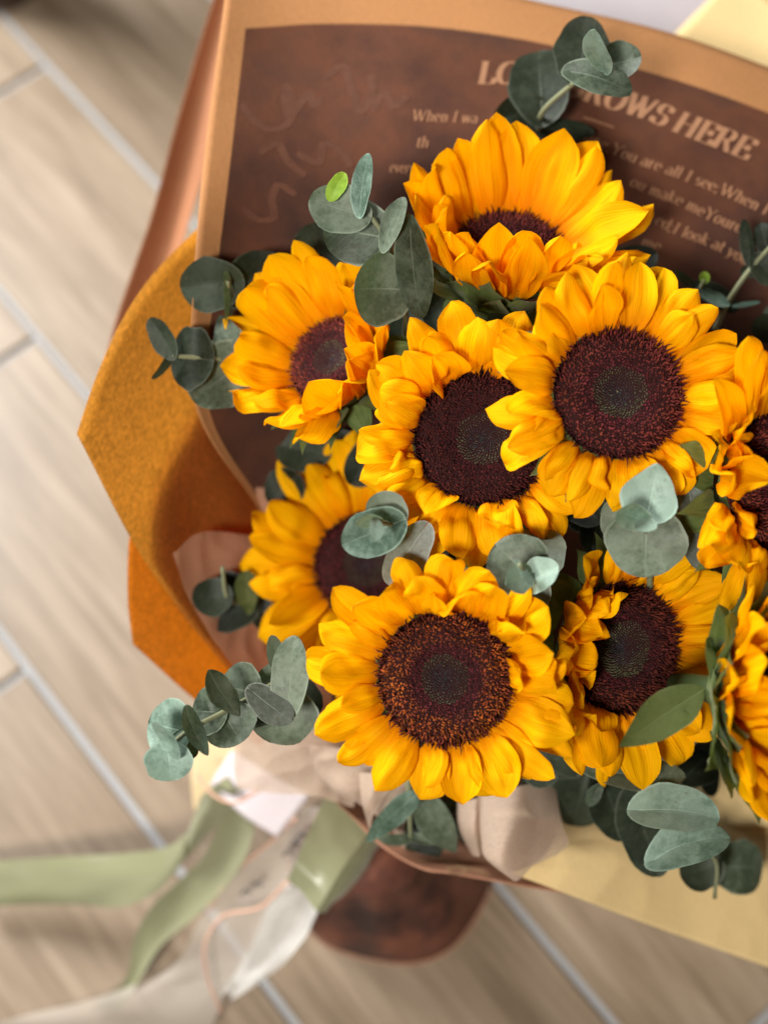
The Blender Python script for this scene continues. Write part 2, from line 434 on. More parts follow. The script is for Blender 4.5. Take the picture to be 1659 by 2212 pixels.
# ------------------------------------------------------------------ the floor
fl = mobj('floor', [(-6, -6, 0), (6, -6, 0), (6, 6, 0), (-6, 6, 0)], [(0, 1, 2, 3)], GROUT, None, smooth=False)
fl['kind'] = 'structure'
TH = math.radians(-50.82); PD = np.array([math.cos(TH), math.sin(TH), 0]); PN = np.array([-math.sin(TH), math.cos(TH), 0])
PW, PL, GAP = 0.1707, 1.02, 0.0062
pm = None
def plank_mesh():
    bl, bw, hh, bv = PL - GAP, PW - GAP, 0.004, 0.0015
    V = []
    for z, i in ((0.0005, 0), (hh - bv, 0), (hh, bv)):
        V += [(-bl / 2 + i, -bw / 2 + i, z), (bl / 2 - i, -bw / 2 + i, z), (bl / 2 - i, bw / 2 - i, z), (-bl / 2 + i, bw / 2 - i, z)]
    Fc = [(a * 4 + s, a * 4 + (s + 1) % 4, a * 4 + 4 + (s + 1) % 4, a * 4 + 4 + s) for a in (0, 1) for s in range(4)] + [(8, 9, 10, 11)]
    me = bpy.data.meshes.new('plank'); me.from_pydata(V, [], Fc); me.materials.append(PLANK); return me
pm = plank_mesh()
for row in range(-5, 6):
    # line "row" lies at offset o; the plank row hangs below it
    o = 0.3646 - 0.1707 * row
    jx = -0.944 + 0.2427 * row
    for c in range(-3, 4):
        ctr = PN * (o - PW / 2) + PD * (jx + PL * (c + 0.5))
        # keep only the planks the picture can see
        q = [ctr + PD * a * PL / 2 + PN * b * PW / 2 for a in (-1, -.5, 0, .5, 1) for b in (-1, 1)]
        vis = False
        for p in q:
            r = p - CAM; dd = r @ FW
            if dd > 0.2:
                x = CX + (r @ RT) / dd * FPX; y = CY - (r @ UP) / dd * FPX
                if -250 < x < 1900 and -250 < y < 2450: vis = True
        if not vis: continue
        po = bpy.data.objects.new('plank', pm); COL.objects.link(po); po.parent = fl
        po.location = ctr; po.rotation_euler = (0, 0, TH)

# dark furniture foot in the far corner
fo = empty('furniture_leg', ground(20, -30), 'dark brown blurred furniture foot at the top left corner of the floor', 'furniture leg')
g0 = ground(12, -28)
V, Fc, U = tube([g0 + np.array([0, 0, z]) for z in (0.012, 0.05, 0.2, 0.45)], [0.035, 0.038, 0.042, 0.045], 14)
mobj('leg', V, Fc, DARKWOOD, fo, U)
V, Fc, U = tube([g0 + np.array([0, 0, z]) for z in (0.0045, 0.010, 0.0125)], [0.034, 0.036, 0.035], 14)
mobj('foot_pad', V, Fc, DARKWOOD, fo, U)

# ------------------------------------------------------------------ wrapping papers
def sheet_thing(name, rows, mat, label, cat, nr=36, nc=36, amp=0.0012, freq=18, seed=0, group=None, thick=0.00025, ridge=False):
    if name == 'tissue_paper': ridge = seed < 5; nr, nc = nr * 2, nc * 2
    p = Patch(rows, nr, nc, amp, freq, seed, ridge); o = p.build(name, mat, None, thick)
    tag(o, label, cat, group); return p, o

back_rows = [
 [(490,-45,.800),(540,-48,.808),(700,-62,.825),(900,-55,.835),(1150,2,.84),(1400,58,.842),(1680,150,.842),(1900,240,.842)],
 [(477,62,.785),(530,60,.792),(700,50,.808),(900,55,.815),(1150,90,.82),(1400,155,.82),(1680,252,.82),(1900,340,.82)],
 [(442,330,.762),(500,325,.768),(690,330,.782),(900,330,.788),(1150,350,.792),(1400,400,.795),(1680,480,.798),(1900,560,.80)],
 [(420,590,.750),(468,590,.76),(690,620,.788),(900,640,.80),(1150,650,.805),(1400,680,.805),(1680,740,.81),(1900,800,.81)],
 [(424,880,.765),(450,877,.772),(690,900,.81),(900,930,.83),(1150,940,.84),(1400,960,.84),(1680,1000,.84),(1900,1050,.84)],
 [(572,1120,.845),(584,1122,.85),(740,1160,.86),(900,1180,.87),(1150,1190,.87),(1400,1220,.87),(1650,1260,.87),(1880,1320,.87)],
 [(690,1500,.93),(705,1500,.93),(800,1520,.935),(920,1560,.935),(1060,1590,.935),(1220,1610,.93),(1420,1620,.93),(1650,1640,.93)],
 [(745,1790,.965),(750,1790,.965),(770,1800,.968),(790,1805,.97),(810,1805,.97),(830,1800,.97),(850,1795,.968),(865,1790,.965)],
]
BACK, back_o = sheet_thing('wrapping_paper', back_rows, PRINTED,
    'dark brown printed wrapping sheet with tan border and lettering behind the sunflowers', 'wrapping paper', 90, 110, 0.0012, 14)
sheet_thing('wrapping_paper', [
 [(482,-70,.96),(505,-70,.965),(530,-70,.95)],
 [(405,180,.95),(440,180,.96),(500,180,.94)],
 [(322,480,.93),(365,480,.945),(408,480,.93)],
 [(238,735,.905),(290,735,.92),(330,735,.905)],
 [(215,850,.89),(260,850,.90),(300,850,.89)]], BACKPAPER,
 'narrow plain brown paper strip standing behind the left edge of the printed sheet', 'wrapping paper', 24, 16, 0.001)
GOLDP, gold_o = sheet_thing('wrapping_paper', [
 [(440,480,.805),(332,590,.780),(266,686,.767),(213,800,.757),(165,937,.75)],
 [(520,680,.825),(450,760,.805),(395,850,.79),(340,960,.78),(284,1165,.775)],
 [(600,890,.865),(545,960,.845),(500,1060,.83),(440,1180,.82),(403,1335,.81)],
 [(690,1130,.92),(650,1200,.90),(610,1290,.885),(570,1390,.87),(530,1490,.855)],
 [(740,1400,.945),(710,1450,.935),(680,1510,.925),(650,1560,.915),(625,1610,.905)]], GOLD,
 'golden translucent paper wing with a pointed corner at the far left', 'wrapping paper', 40, 40, 0.0012)
def behind(rows, patch, lift):
    """photo points -> (x, y, depth) just behind another sheet"""
    out = []
    for r in rows:
        q = []
        for g in patch.drop(r, lift):
            v = g - CAM; d = v @ FW; q.append((CX + (v @ RT) / d * FPX, CY - (v @ UP) / d * FPX, d))
        out.append(q)
    return out
sheet_thing('wrapping_paper', behind([
 [(440,830),(412,890),(362,981),(328,1055),(316,1200)],
 [(470,880),(440,960),(405,1060),(385,1160),(385,1300)],
 [(560,960),(530,1030),(490,1120),(460,1200),(440,1370)],
 [(620,1060),(590,1120),(560,1200),(530,1280),(500,1430)]], GOLDP, -0.0035), REDP,  # layer added behind the wing so less light comes through it
 'brown paper layer added behind the golden wing to darken and redden its inner half', 'wrapping paper', 24, 24, 0)
sheet_thing('wrapping_paper', [
 [(290,1080,.800),(278,1180,.800),(276,1290,.805),(287,1392,.815)],
 [(400,1200,.832),(400,1300,.832),(402,1400,.835),(420,1512,.84)],
 [(560,1350,.89),(560,1430,.89),(560,1500,.885),(570,1620,.885)]], ORANGE,
 'bright orange paper wing below the golden one at the left', 'wrapping paper', 30, 30, 0.0012)
sheet_thing('wrapping_paper', [
 [(1080,-70,1.0),(1400,-70,1.0),(1760,-70,1.0)],
 [(1080,60,.99),(1400,110,.99),(1760,260,.99)],
 [(1080,220,.97),(1400,280,.97),(1760,420,.97)]], LAV,
 'pale lavender sheet peeking over the top edge of the printed paper', 'wrapping paper', 16, 16, 0.001)
sheet_thing('wrapping_paper', [
 [(1560,-30,.97),(1622,-30,.97),(1760,110,.96)],
 [(1500,30,.965),(1580,60,.965),(1760,220,.955)],
 [(1400,130,.95),(1520,200,.95),(1760,330,.945)]], YELLOW,
 'yellow kraft paper corner at the top right behind the printed sheet', 'wrapping paper', 16, 16, 0.001)

# lower wrap standing on the floor
NECK = P(790, 1815, .945)
GB = ground(842, 1882, 0.0045)
ba = empty('bouquet_base', GB, 'dark brown printed paper foot of the bouquet standing on the floor', 'wrapping paper')
V = []; U = []; NS = 48
ring = [(0.0, 0.066), (0.05, 0.0655), (0.3, 0.060), (0.6, 0.043), (0.85, 0.034), (1.0, 0.033)]
for t, r in ring:
    c = GB + (NECK - GB) * t
    for s in range(NS):
        a = 2 * math.pi * s / NS; rr = r * (1 + 0.10 * (abs(math.sin(4.5 * a + 2)) - .6) * min(1, t * 2.5) + 0.02 * math.sin(2 * a + 2.2) + 0.025 * math.sin(5 * a + 1))
        V.append(c + np.array([rr * 1.08 * math.cos(a), rr * math.sin(a), 0])); U.append((s / NS * 8, t * 3))
Fc = [(i * NS + s, i * NS + (s + 1) % NS, (i + 1) * NS + (s + 1) % NS, (i + 1) * NS + s) for i in range(len(ring) - 1) for s in range(NS)]
mobj('foot_wrap', V, Fc + [tuple((len(ring) - 1) * NS + s for s in range(NS))], BASEP, ba, U)
pts = [V[s] + np.array([0, 0, 0.0005]) for s in range(NS)] + [V[0] + np.array([0, 0, 0.0005])]
V2, F2, U2 = tube(np.array(pts), [0.0012], 6); mobj('paper_edge', V2, F2, INNER, ba, U2)

RIM, rim_o = sheet_thing('wrapping_paper', [
 [(690,1700,.855),(762,1768,.838),(828,1832,.823),(925,1884,.812),(960,1888,.811),(1150,1918,.808),(1225,1930,.815)],
 [(705,1690,.88),(775,1738,.868),(850,1786,.858),(935,1830,.852),(970,1838,.850),(1160,1864,.845),(1230,1872,.85)],
 [(740,1690,.935),(790,1710,.93),(850,1735,.925),(925,1752,.92),(965,1756,.915),(1120,1765,.91),(1220,1765,.91)]], INNER,
 'brown paper rim with tan script curving below the lowest sunflower', 'wrapping paper', 24, 50, 0.0008)
sheet_thing('wrapping_paper', [
 [(1105,1887,.797),(1250,1942,.806),(1400,1998,.825),(1540,2048,.843),(1680,2098,.858),(1850,2160,.87)],
 [(1150,1868,.802),(1280,1880,.812),(1420,1900,.830),(1560,1928,.848),(1700,1960,.863),(1850,2000,.875)],
 [(1200,1820,.825),(1310,1795,.835),(1430,1780,.845),(1560,1765,.86),(1700,1750,.872),(1850,1750,.88)],
 [(1180,1740,.90),(1310,1680,.91),(1430,1640,.91),(1560,1620,.93),(1700,1610,.92),(1850,1610,.91)]], YELLOW,
 'broad yellow kraft paper fold running out at the lower right', 'wrapping paper', 60, 100, 0.0014, 13, 3, ridge=True)
sheet_thing('wrapping_paper', [
 [(1500,1783,.858),(1600,1785,.856),(1720,1784,.86),(1850,1780,.865)],
 [(1480,1700,.875),(1600,1690,.872),(1720,1680,.87),(1850,1670,.88)],
 [(1450,1600,.91),(1600,1590,.90),(1720,1580,.90),(1850,1570,.90)]], YELLOW,
 'small overlapping yellow paper layer at the right edge behind eucalyptus', 'wrapping paper', 16, 20, 0.0008)

# tissue
sheet_thing('tissue_paper', [
 [(368,1195,.785),(430,1150,.80),(560,1160,.838),(690,1172,.87)],
 [(405,1300,.797),(480,1285,.82),(585,1285,.85),(690,1285,.88)],
 [(468,1405,.815),(540,1405,.84),(620,1405,.868),(700,1405,.89)],
 [(545,1500,.838),(600,1510,.86),(660,1520,.88),(720,1530,.90)],
 [(600,1600,.865),(650,1610,.885),(700,1620,.90),(750,1630,.92)]], TISSUEP,
 'pinkish brown tissue lining the inside of the left wing', 'tissue paper', 30, 30, 0.0025, 22, 1, None, 0)
sheet_thing('tissue_paper', [
 [(543,962,.826),(590,968,.83),(660,975,.84)],
 [(556,1075,.83),(620,1078,.838),(700,1080,.85)],
 [(610,1185,.845),(660,1185,.85),(720,1190,.86)]], TISSUEP,
 'dark shaded tissue edge beside the half hidden sunflower', 'tissue paper', 20, 16, 0.0015, 22, 2, None, 0)
sheet_thing('tissue_paper', [
 [(512,1578,.842),(600,1560,.835),(700,1570,.84),(760,1600,.85)],
 [(511,1645,.838),(600,1645,.83),(690,1655,.832),(770,1670,.845)],
 [(518,1703,.835),(600,1715,.828),(690,1722,.828),(760,1745,.84)]], TISSUE,
 'sheer beige tissue edge left of the lowest sunflower', 'tissue paper', 24, 30, 0.003, 26, 3, None, 0)
sheet_thing('tissue_paper', [
 [(672,1600,.80),(760,1620,.795),(850,1660,.80),(930,1690,.81)],
 [(690,1660,.808),(745,1690,.795),(800,1710,.80),(880,1760,.815)],
 [(745,1705,.82),(775,1735,.81),(830,1770,.82),(880,1830,.84)]], TISSUE,
 'crumpled beige tissue tucked under the lowest sunflower', 'tissue paper', 24, 30, 0.003, 30, 4, None, 0)
sheet_thing('tissue_paper', [
 [(776,1670,.785),(815,1672,.778),(860,1680,.785)],
 [(780,1725,.785),(806,1718,.776),(838,1712,.785)],
 [(798,1795,.80),(806,1765,.79),(822,1738,.795)]], TISSUE,
 'pointed white tissue fold hanging under the lowest sunflower', 'tissue paper', 20, 14, 0.0006, 30, 5, None, 0)
sheet_thing('tissue_paper', [
 [(1030,1690,.80),(1060,1700,.782),(1110,1700,.778),(1160,1690,.79),(1200,1680,.81)],
 [(1036,1750,.80),(1050,1760,.776),(1100,1765,.770),(1160,1745,.785),(1205,1740,.80)],
 [(1042,1805,.80),(1048,1820,.772),(1085,1830,.762),(1160,1790,.782),(1215,1780,.795)],
 [(1070,1850,.80),(1052,1858,.775),(1082,1875,.762),(1150,1850,.775),(1228,1826,.79)],
 [(1100,1855,.80),(1090,1880,.78),(1112,1902,.768),(1150,1870,.778),(1205,1845,.79)]], TISSUE,
 'folded beige tissue cone resting on the brown paper rim', 'tissue paper', 30, 40, 0.0012, 35, 6, None, 0)
sheet_thing('tissue_paper', [
 [(985,1715,.815),(1000,1730,.795),(1030,1725,.79),(1050,1715,.81)],
 [(990,1780,.815),(998,1788,.795),(1022,1790,.785),(1048,1770,.80)],
 [(1015,1840,.82),(1022,1850,.80),(1034,1852,.792),(1048,1840,.805)]], TISSUE,
 'small rolled tissue pleat left of the tissue cone', 'tissue paper', 24, 24, 0.001, 35, 7, None, 0)

# pale sheets under the ribbon
sheet_thing('paper_flap', [[(452,1695,.935),(500,1622,.93)],[(520,1760,.93),(580,1672,.925)],[(598,1812,.93),(668,1722,.925)]], WHITEP,
 'pale pinkish white paper flap beside the ribbon knot', 'paper flap', 20, 16, 0.003, 22, 8)
sheet_thing('paper_flap', [[(412,1575,.965),(520,1560,.96)],[(414,1680,.965),(520,1660,.96)],[(420,1750,.97),(470,1760,.965)]], CREAM,
 'cream paper flap below the eucalyptus tip at lower left', 'paper flap', 20, 14, 0.002, 22, 9)

# ------------------------------------------------------------------ ribbons
def strand(name, A, B, mat, parent, n=60, nw=11, bow=0.0, wr=0.0025):
    A = smooth_path([P(*p) for p in A], n); B = smooth_path([P(*p) for p in B], n)
    V = []; U = []
    for i in range(n):
        nr = unit(np.cross(B[i] - A[i], (A[min(i + 1, n - 1)] - A[max(i - 1, 0)])))
        for j in range(nw):
            s = j / (nw - 1)
            p = A[i] + (B[i] - A[i]) * s + nr * bow * math.sin(math.pi * s)
            p = p + nr * wr * mnoise(Vector((s * 2.2 + bow * 900, i / n * 5.0, n * .37)))
            V.append(p); U.append((s, i / n * 4))
    return mobj(name, V, grid_faces(n, nw), mat, parent, U)
KN = P(640, 1760, .925)
rb = empty('satin_ribbon', KN, 'olive green satin ribbon with tails trailing to the lower left', 'ribbon')
strand('tail', [(-60,1864,1.035),(150,1850,1.02),(290,1842,1.0),(370,1826,.985),(405,1800,.975)],
               [(-60,1958,1.035),(150,1956,1.02),(280,1956,1.0),(345,1925,.99),(402,1850,.975)], SATIN, rb, 50, 11, 0.003)
strand('tail', [(405,1800,.975),(420,1760,.96),(445,1708,.94),(490,1680,.93)], [(402,1858,.985),(440,1815,.97),(500,1742,.945),(540,1700,.93)], SATIN, rb, 40, 11, 0.004)
strand('tail', [(480,1760,.94),(440,1850,.965),(395,1895,.985),(330,1955,1.0),(290,2030,1.01),(272,2110,1.015),(195,2185,1.02)],
               [(560,1740,.93),(532,1850,.945),(480,1925,.965),(415,1988,.985),(345,2045,1.0),(288,2140,1.01),(255,2195,1.02)], SATIN, rb, 70, 11, 0.005)
strand('loop', [(705,1715,.91),(660,1812,.89),(640,1860,.885),(620,1900,.89)], [(800,1795,.90),(740,1880,.885),(712,1925,.882),(684,1970,.885)], SATIN, rb, 40, 11, 0.002, 0.001)
strand('loop', [(684,1970,.886),(735,1888,.888),(800,1795,.902)], [(705,1962,.90),(775,1900,.905),(830,1810,.92)], SATIN, rb, 40, 11, 0.003, 0.001)
og = empty('organza_ribbon', KN, 'sheer whitish organza ribbon with copper wired edge crossing the floor at lower left', 'ribbon')
strand('tail', [(640,1770,.93),(595,1812,.945),(505,1890,.965),(440,1980,.985),(388,2072,1.0),(270,2132,1.012),(20,2205,1.02),(-60,2230,1.022)],
               [(705,1745,.925),(672,1830,.93),(622,1905,.945),(572,2020,.965),(500,2120,.985),(468,2200,1.0),(440,2260,1.01),(400,2320,1.015)], ORGANZA, og, 80, 13, 0.004, 0.007)
strand('tail', [(622,1905,.93),(580,1965,.945),(540,2050,.96),(475,2150,.98)], [(690,1965,.925),(655,2030,.935),(600,2095,.955),(495,2165,.978)], ORGANZAW, og, 50, 13, 0.006, 0.007)
for path in ([(622,1905,.925),(560,1962,.94),(480,1982,.955),(443,2040,.965),(448,2110,.975),(478,2190,.985)],
             [(425,1672,.925),(455,1713,.92),(500,1735,.915),(560,1708,.91)],
             [(640,1768,.928),(595,1811,.942),(505,1889,.962),(440,1979,.982)]):
    V, Fc, U = tube(smooth_path([P(*p) for p in path], 40), [0.0010], 6); mobj('wired_edge', V, Fc, COPPER, og, U)
for (x, y, r) in ((625,1830,9),(640,1812,8),(610,1850,7),(520,1935,9),(545,1918,7)):
    c = P(x, y, .925 + (1830 - y) * -0.0002)
    V, Fc, U = tube(smooth_path([c, c + CV(.004, .004, 0), c + CV(.006, .001, 0)], 8), [0.001], 5); mobj('print_mark', V, Fc, DARKINK, og, U)

# ------------------------------------------------------------------ printed lettering on the sheet
def arc(cx, cy, rx, ry, a0, a1, n=14):
    return [(cx + rx * math.cos(math.radians(a0 + (a1 - a0) * i / n)), cy + ry * math.sin(math.radians(a0 + (a1 - a0) * i / n))) for i in range(n + 1)]
def sf(x, y, w=.11): return [(x - w, y), (x + w, y)]
XH = 0.66
GL = {   # advance, strokes
 'L': (.72, [[(.18,1),(.18,0)], sf(.18,1,.16), [(.04,0),(.66,0)], [(.66,0),(.68,.26)]]),
 'O': (.88, [arc(.44,.5,.34,.5,90,450,28)]),
 'V': (.80, [[(.12,1),(.42,0)], [(.42,0),(.70,1)], sf(.12,1,.14), sf(.70,1,.10)]),
 'E': (.76, [[(.18,1),(.18,0)], [(.04,1),(.68,1)], [(.04,0),(.70,0)], [(.18,.52),(.52,.52)], [(.68,1),(.69,.76)], [(.70,0),(.72,.26)], [(.52,.40),(.52,.64)]]),
 'G': (.88, [arc(.44,.5,.34,.5,50,330,24), [(.73,.42),(.73,.05)], sf(.73,.42,.13), [(.70,.98),(.71,.74)]]),
 'R': (.86, [[(.18,1),(.18,0)], sf(.18,1,.14), sf(.18,0,.14), [(.18,1),(.45,1)] , arc(.45,.76,.20,.24,90,-90,14), [(.45,.52),(.18,.52)], [(.45,.52),(.72,.0)], sf(.76,0,.08)]),
 'W': (1.16, [[(.12,1),(.36,0)], [(.36,0),(.58,.9)], [(.54,1),(.80,0)], [(.80,0),(1.04,1)], sf(.12,1,.13), sf(.56,1,.12), sf(1.04,1,.09)]),
 'S': (.70, [arc(.36,.74,.22,.25,40,250,16)[:] + arc(.34,.26,.25,.26,80,-140,16), [(.58,.96),(.58,.72)], [(.10,.28),(.10,.03)]]),
 'H': (.96, [[(.18,1),(.18,0)], [(.76,1),(.76,0)], [(.18,.52),(.76,.52)], sf(.18,1,.15), sf(.18,0,.15), sf(.76,1,.15), sf(.76,0,.15)]),
 'I': (.42, [[(.2,1),(.2,0)], sf(.2,1), sf(.2,0)]),
 'Y': (.76, [[(.08,1),(.38,.48)], [(.66,1),(.38,.48)], [(.38,.48),(.38,0)], sf(.08,1), sf(.66,1,.09), sf(.38,0)]),
 'h': (.58, [[(.13,1),(.13,0)], [(.13,.5)] + arc(.28,.48,.15,.18,150,0,8) + [(.43,0)], sf(.13,0,.09), sf(.43,0,.09), [(.04,1),(.13,1)]]),
 'e': (.50, [[(.07,.36),(.41,.36)], [(.41,.36)] + arc(.24,.33,.18,.33,10,310,18)]),
 'n': (.58, [[(.13,XH),(.13,0)], [(.13,.46)] + arc(.28,.46,.15,.19,150,0,8) + [(.43,0)], sf(.13,0,.09), sf(.43,0,.09), [(.04,XH),(.13,XH)]]),
 'm': (.84, [[(.13,XH),(.13,0)], [(.13,.46)] + arc(.26,.46,.13,.19,150,0,8) + [(.39,0)], [(.39,.46)] + arc(.53,.46,.14,.19,150,0,8) + [(.67,0)], sf(.13,0,.08), sf(.39,0,.08), sf(.67,0,.08), [(.04,XH),(.13,XH)]]),
 'w': (.74, [[(.06,XH),(.22,0)], [(.22,0),(.36,.6)], [(.34,XH),(.52,0)], [(.52,0),(.66,XH)], sf(.06,XH,.08), sf(.34,XH,.08), sf(.66,XH,.06)]),
 'a': (.50, [arc(.24,.48,.15,.18,150,0,8) + [(.39,.08),(.46,0)], arc(.22,.18,.16,.18,60,330,14), [(.38,.38),(.22,.34)]]),
 'r': (.42, [[(.13,XH),(.13,0)], [(.13,.42)] + arc(.30,.46,.14,.18,160,60,6), sf(.13,0,.1), [(.04,XH),(.13,XH)]]),
 'i': (.28, [[(.14,XH),(.14,0)], sf(.14,0,.08), [(.05,XH),(.14,XH)], [(.14,.96),(.14,.86)]]),
 'g': (.52, [arc(.23,.44,.15,.21,90,450,18), arc(.25,-.10,.19,.15,90,450,18), [(.30,.62),(.46,.68)], [(.12,.26),(.10,.08),(.3,.04)]]),
 'o': (.54, [arc(.26,.33,.19,.33,90,450,20)]),
 'u': (.58, [[(.12,XH),(.12,.2)] + arc(.26,.18,.14,.18,180,330,8), [(.43,XH),(.43,0)], [(.43,0),(.52,0)], [(.03,XH),(.12,XH)], [(.34,XH),(.43,XH)]]),
 'l': (.28, [[(.14,1),(.14,0)], sf(.14,0,.08), [(.05,1),(.14,1)]]),
 's': (.42, [arc(.21,.49,.13,.16,40,250,10) + arc(.20,.17,.15,.17,80,-140,10)]),
 'k': (.56, [[(.13,1),(.13,0)], [(.13,.28),(.40,XH)], [(.22,.38),(.46,0)], sf(.13,0,.09), sf(.46,0,.07), sf(.40,XH,.08), [(.04,1),(.13,1)]]),
 'd': (.58, [arc(.24,.33,.18,.33,60,300,16), [(.44,1),(.44,0)], [(.35,1),(.44,1)], [(.44,0),(.53,0)]]),
 't': (.36, [[(.16,.9),(.16,.12)] + arc(.26,.12,.10,.12,180,320,6), [(.04,XH),(.32,XH)]]),
 'y': (.54, [[(.06,XH),(.27,0)], [(.46,XH),(.27,0),(.16,-.24),(.05,-.26)], sf(.06,XH,.08), sf(.46,XH,.07)]),
 'v': (.52, [[(.06,XH),(.25,0)], [(.25,0),(.44,XH)], sf(.06,XH,.08), sf(.44,XH,.06)]),
 ';': (.26, [[(.12,.56),(.12,.46)], [(.12,.08),(.12,-.02),(.06,-.14)]]),
 ',': (.26, [[(.12,.08),(.12,-.02),(.06,-.14)]]),
 ' ': (.30, []),
}
def stroke_poly(pts, thick, thin):
    pts = np.asarray(pts, float)
    if len(pts) == 2: pts = pts[0] + (pts[1] - pts[0]) * np.linspace(0, 1, 4)[:, None]
    t = np.gradient(pts, axis=0); t /= np.linalg.norm(t, axis=1, keepdims=True) + 1e-9
    # broad-pen contrast: down strokes thick, hairlines thin; a rising diagonal stays light
    down = np.abs(t[:, 1]) ** 1.6
    up = np.clip(t[:, 0] * t[:, 1], 0, 1) * 2.0 if len(pts) == 4 else 0
    wd = thin + (thick - thin) * np.clip(down * (1 - 0.8 * np.clip(up, 0, 1)), 0, 1)
    n = np.stack([-t[:, 1], t[:, 0]], 1)
    return pts + n * wd[:, None] / 2, pts - n * wd[:, None] / 2

def lettering(text, base, size, thick, thin, shear, mat, patch, parent, name='lettering', label=None, stretch=True):
    base = np.array(base, float)
    if len(base) > 2: path = smooth_path(np.c_[base, np.zeros(len(base))], 200)[:, :2]
    else: path = base[0] + (base[1] - base[0]) * np.linspace(0, 1, 200)[:, None]
    s = np.concatenate([[0], np.cumsum(np.linalg.norm(np.diff(path, axis=0), axis=1))])
    adv = sum(GL[c][0] for c in text); k = s[-1] / adv
    x0 = 0; V = []; Fc = []; lift = 0.0003
    for c in text:
        a, strokes = GL[c]
        for st in strokes:
            L, R = stroke_poly(st, thick, thin)
            idx = len(V); lift += 0.000002
            ring = []
            for q in np.r_[L, R]:
                gx = (x0 + (q[0]) ) * k + shear * q[1] * size
                px = np.interp(gx, s, path[:, 0]); py = np.interp(gx, s, path[:, 1])
                if gx > s[-1]:
                    tv = (path[-1] - path[-5]); tv /= np.linalg.norm(tv); px, py = path[-1] + tv * (gx - s[-1])
                i = min(max(int(np.searchsorted(s, gx)), 3), 196); tv = path[i + 3] - path[i - 3]; tv /= np.linalg.norm(tv)
                ring.append((px + tv[1] * q[1] * size, py - tv[0] * q[1] * size))
            V += patch.drop(ring, lift); n = len(L)
            Fc += [(idx + i, idx + i + 1, idx + n + i + 1, idx + n + i) for i in range(n - 1)]
        x0 += a
    o = mobj(name, V, Fc, mat, parent, smooth=False)
    if label: o['label'] = label
    return o
lettering('LOVE GROWS HERE', [(1030,180),(1100,181),(1200,198),(1290,226),(1412,265),(1450,281),(1530,312),(1612,345)], 47, .25, .05, .22, INK, BACK, back_o, 'lettering', 'tan slanted serif headline LOVE GROWS HERE')
lettering('When I wa', [(887,260),(960,262),(1030,266)], 23, .12, .04, .22, INK, BACK, back_o)
lettering('ning,You are all I see;When I', [(1250,296),(1335,338),(1430,372),(1550,417),(1655,464)], 25, .15, .05, .16, INK, BACK, back_o)
lettering('th', [(897,317),(925,318)], 23, .12, .04, .22, INK, BACK, back_o)
lettering('ou make meYoure', [(1357,400),(1400,418),(1470,445),(1515,467),(1598,503)], 25, .15, .05, .16, INK, BACK, back_o)
lettering('every', [(840,371),(895,373)], 23, .12, .04, .22, INK, BACK, back_o)
lettering('ed;I look at you', [(1412,482),(1450,501),(1515,526),(1555,543),(1612,573)], 25, .15, .05, .16, INK, BACK, back_o)
lettering('me', [(1382,531),(1424,543)], 25, .15, .05, .16, INK, BACK, back_o)

def print_stroke(name, pts, wd, mat, patch, parent, lift=0.0003, n=50):
    q = smooth_path(np.c_[np.array(pts, float), np.zeros(len(pts))], n)[:, :2]
    t = np.gradient(q, axis=0); t /= np.linalg.norm(t, axis=1, keepdims=True) + 1e-9
    nn = np.stack([-t[:, 1], t[:, 0]], 1); ww = wd * (0.55 + 0.45 * np.abs(t[:, 1]))[:, None] / 2
    ww[0] *= .3; ww[-1] *= .3
    V = patch.drop(list(q + nn * ww) + list(q - nn * ww), lift)
    return mobj(name, V, [(i, i + 1, n + i + 1, n + i) for i in range(n - 1)], mat, parent)
print_stroke('headline_rule', [(1260,252),(1292,263),(1326,275)], 4, INK, BACK, back_o)
script = [[(522,222),(548,260),(590,280),(626,262),(632,215),(618,185),(626,250),(650,222),(668,200),(680,228),(700,208)],
          [(700,170),(742,142),(760,190),(778,240),(806,190),(800,160)], [(806,240),(830,200),(850,230),(880,205)],
          [(525,450),(560,475),(590,470),(588,425),(600,400),(640,420)], [(640,330),(690,350),(700,310),(740,330),(760,360)],
          [(560,330),(600,310),(620,345),(660,380)]]
for i, s_ in enumerate(script): print_stroke('script_mark', s_, 18, FAINT, BACK, back_o, 0.0002 + i * 0.00001)
for i, s_ in enumerate([[(905,1862),(940,1858),(985,1868),(1005,1885),(980,1890),(965,1880),(985,1876),(1030,1882),(1060,1893)],
                        [(1120,1903),(1135,1898),(1140,1906)]]):
    print_stroke('script_mark', s_, 7, INKP, RIM, rim_o, 0.0004 + i * 0.00001)

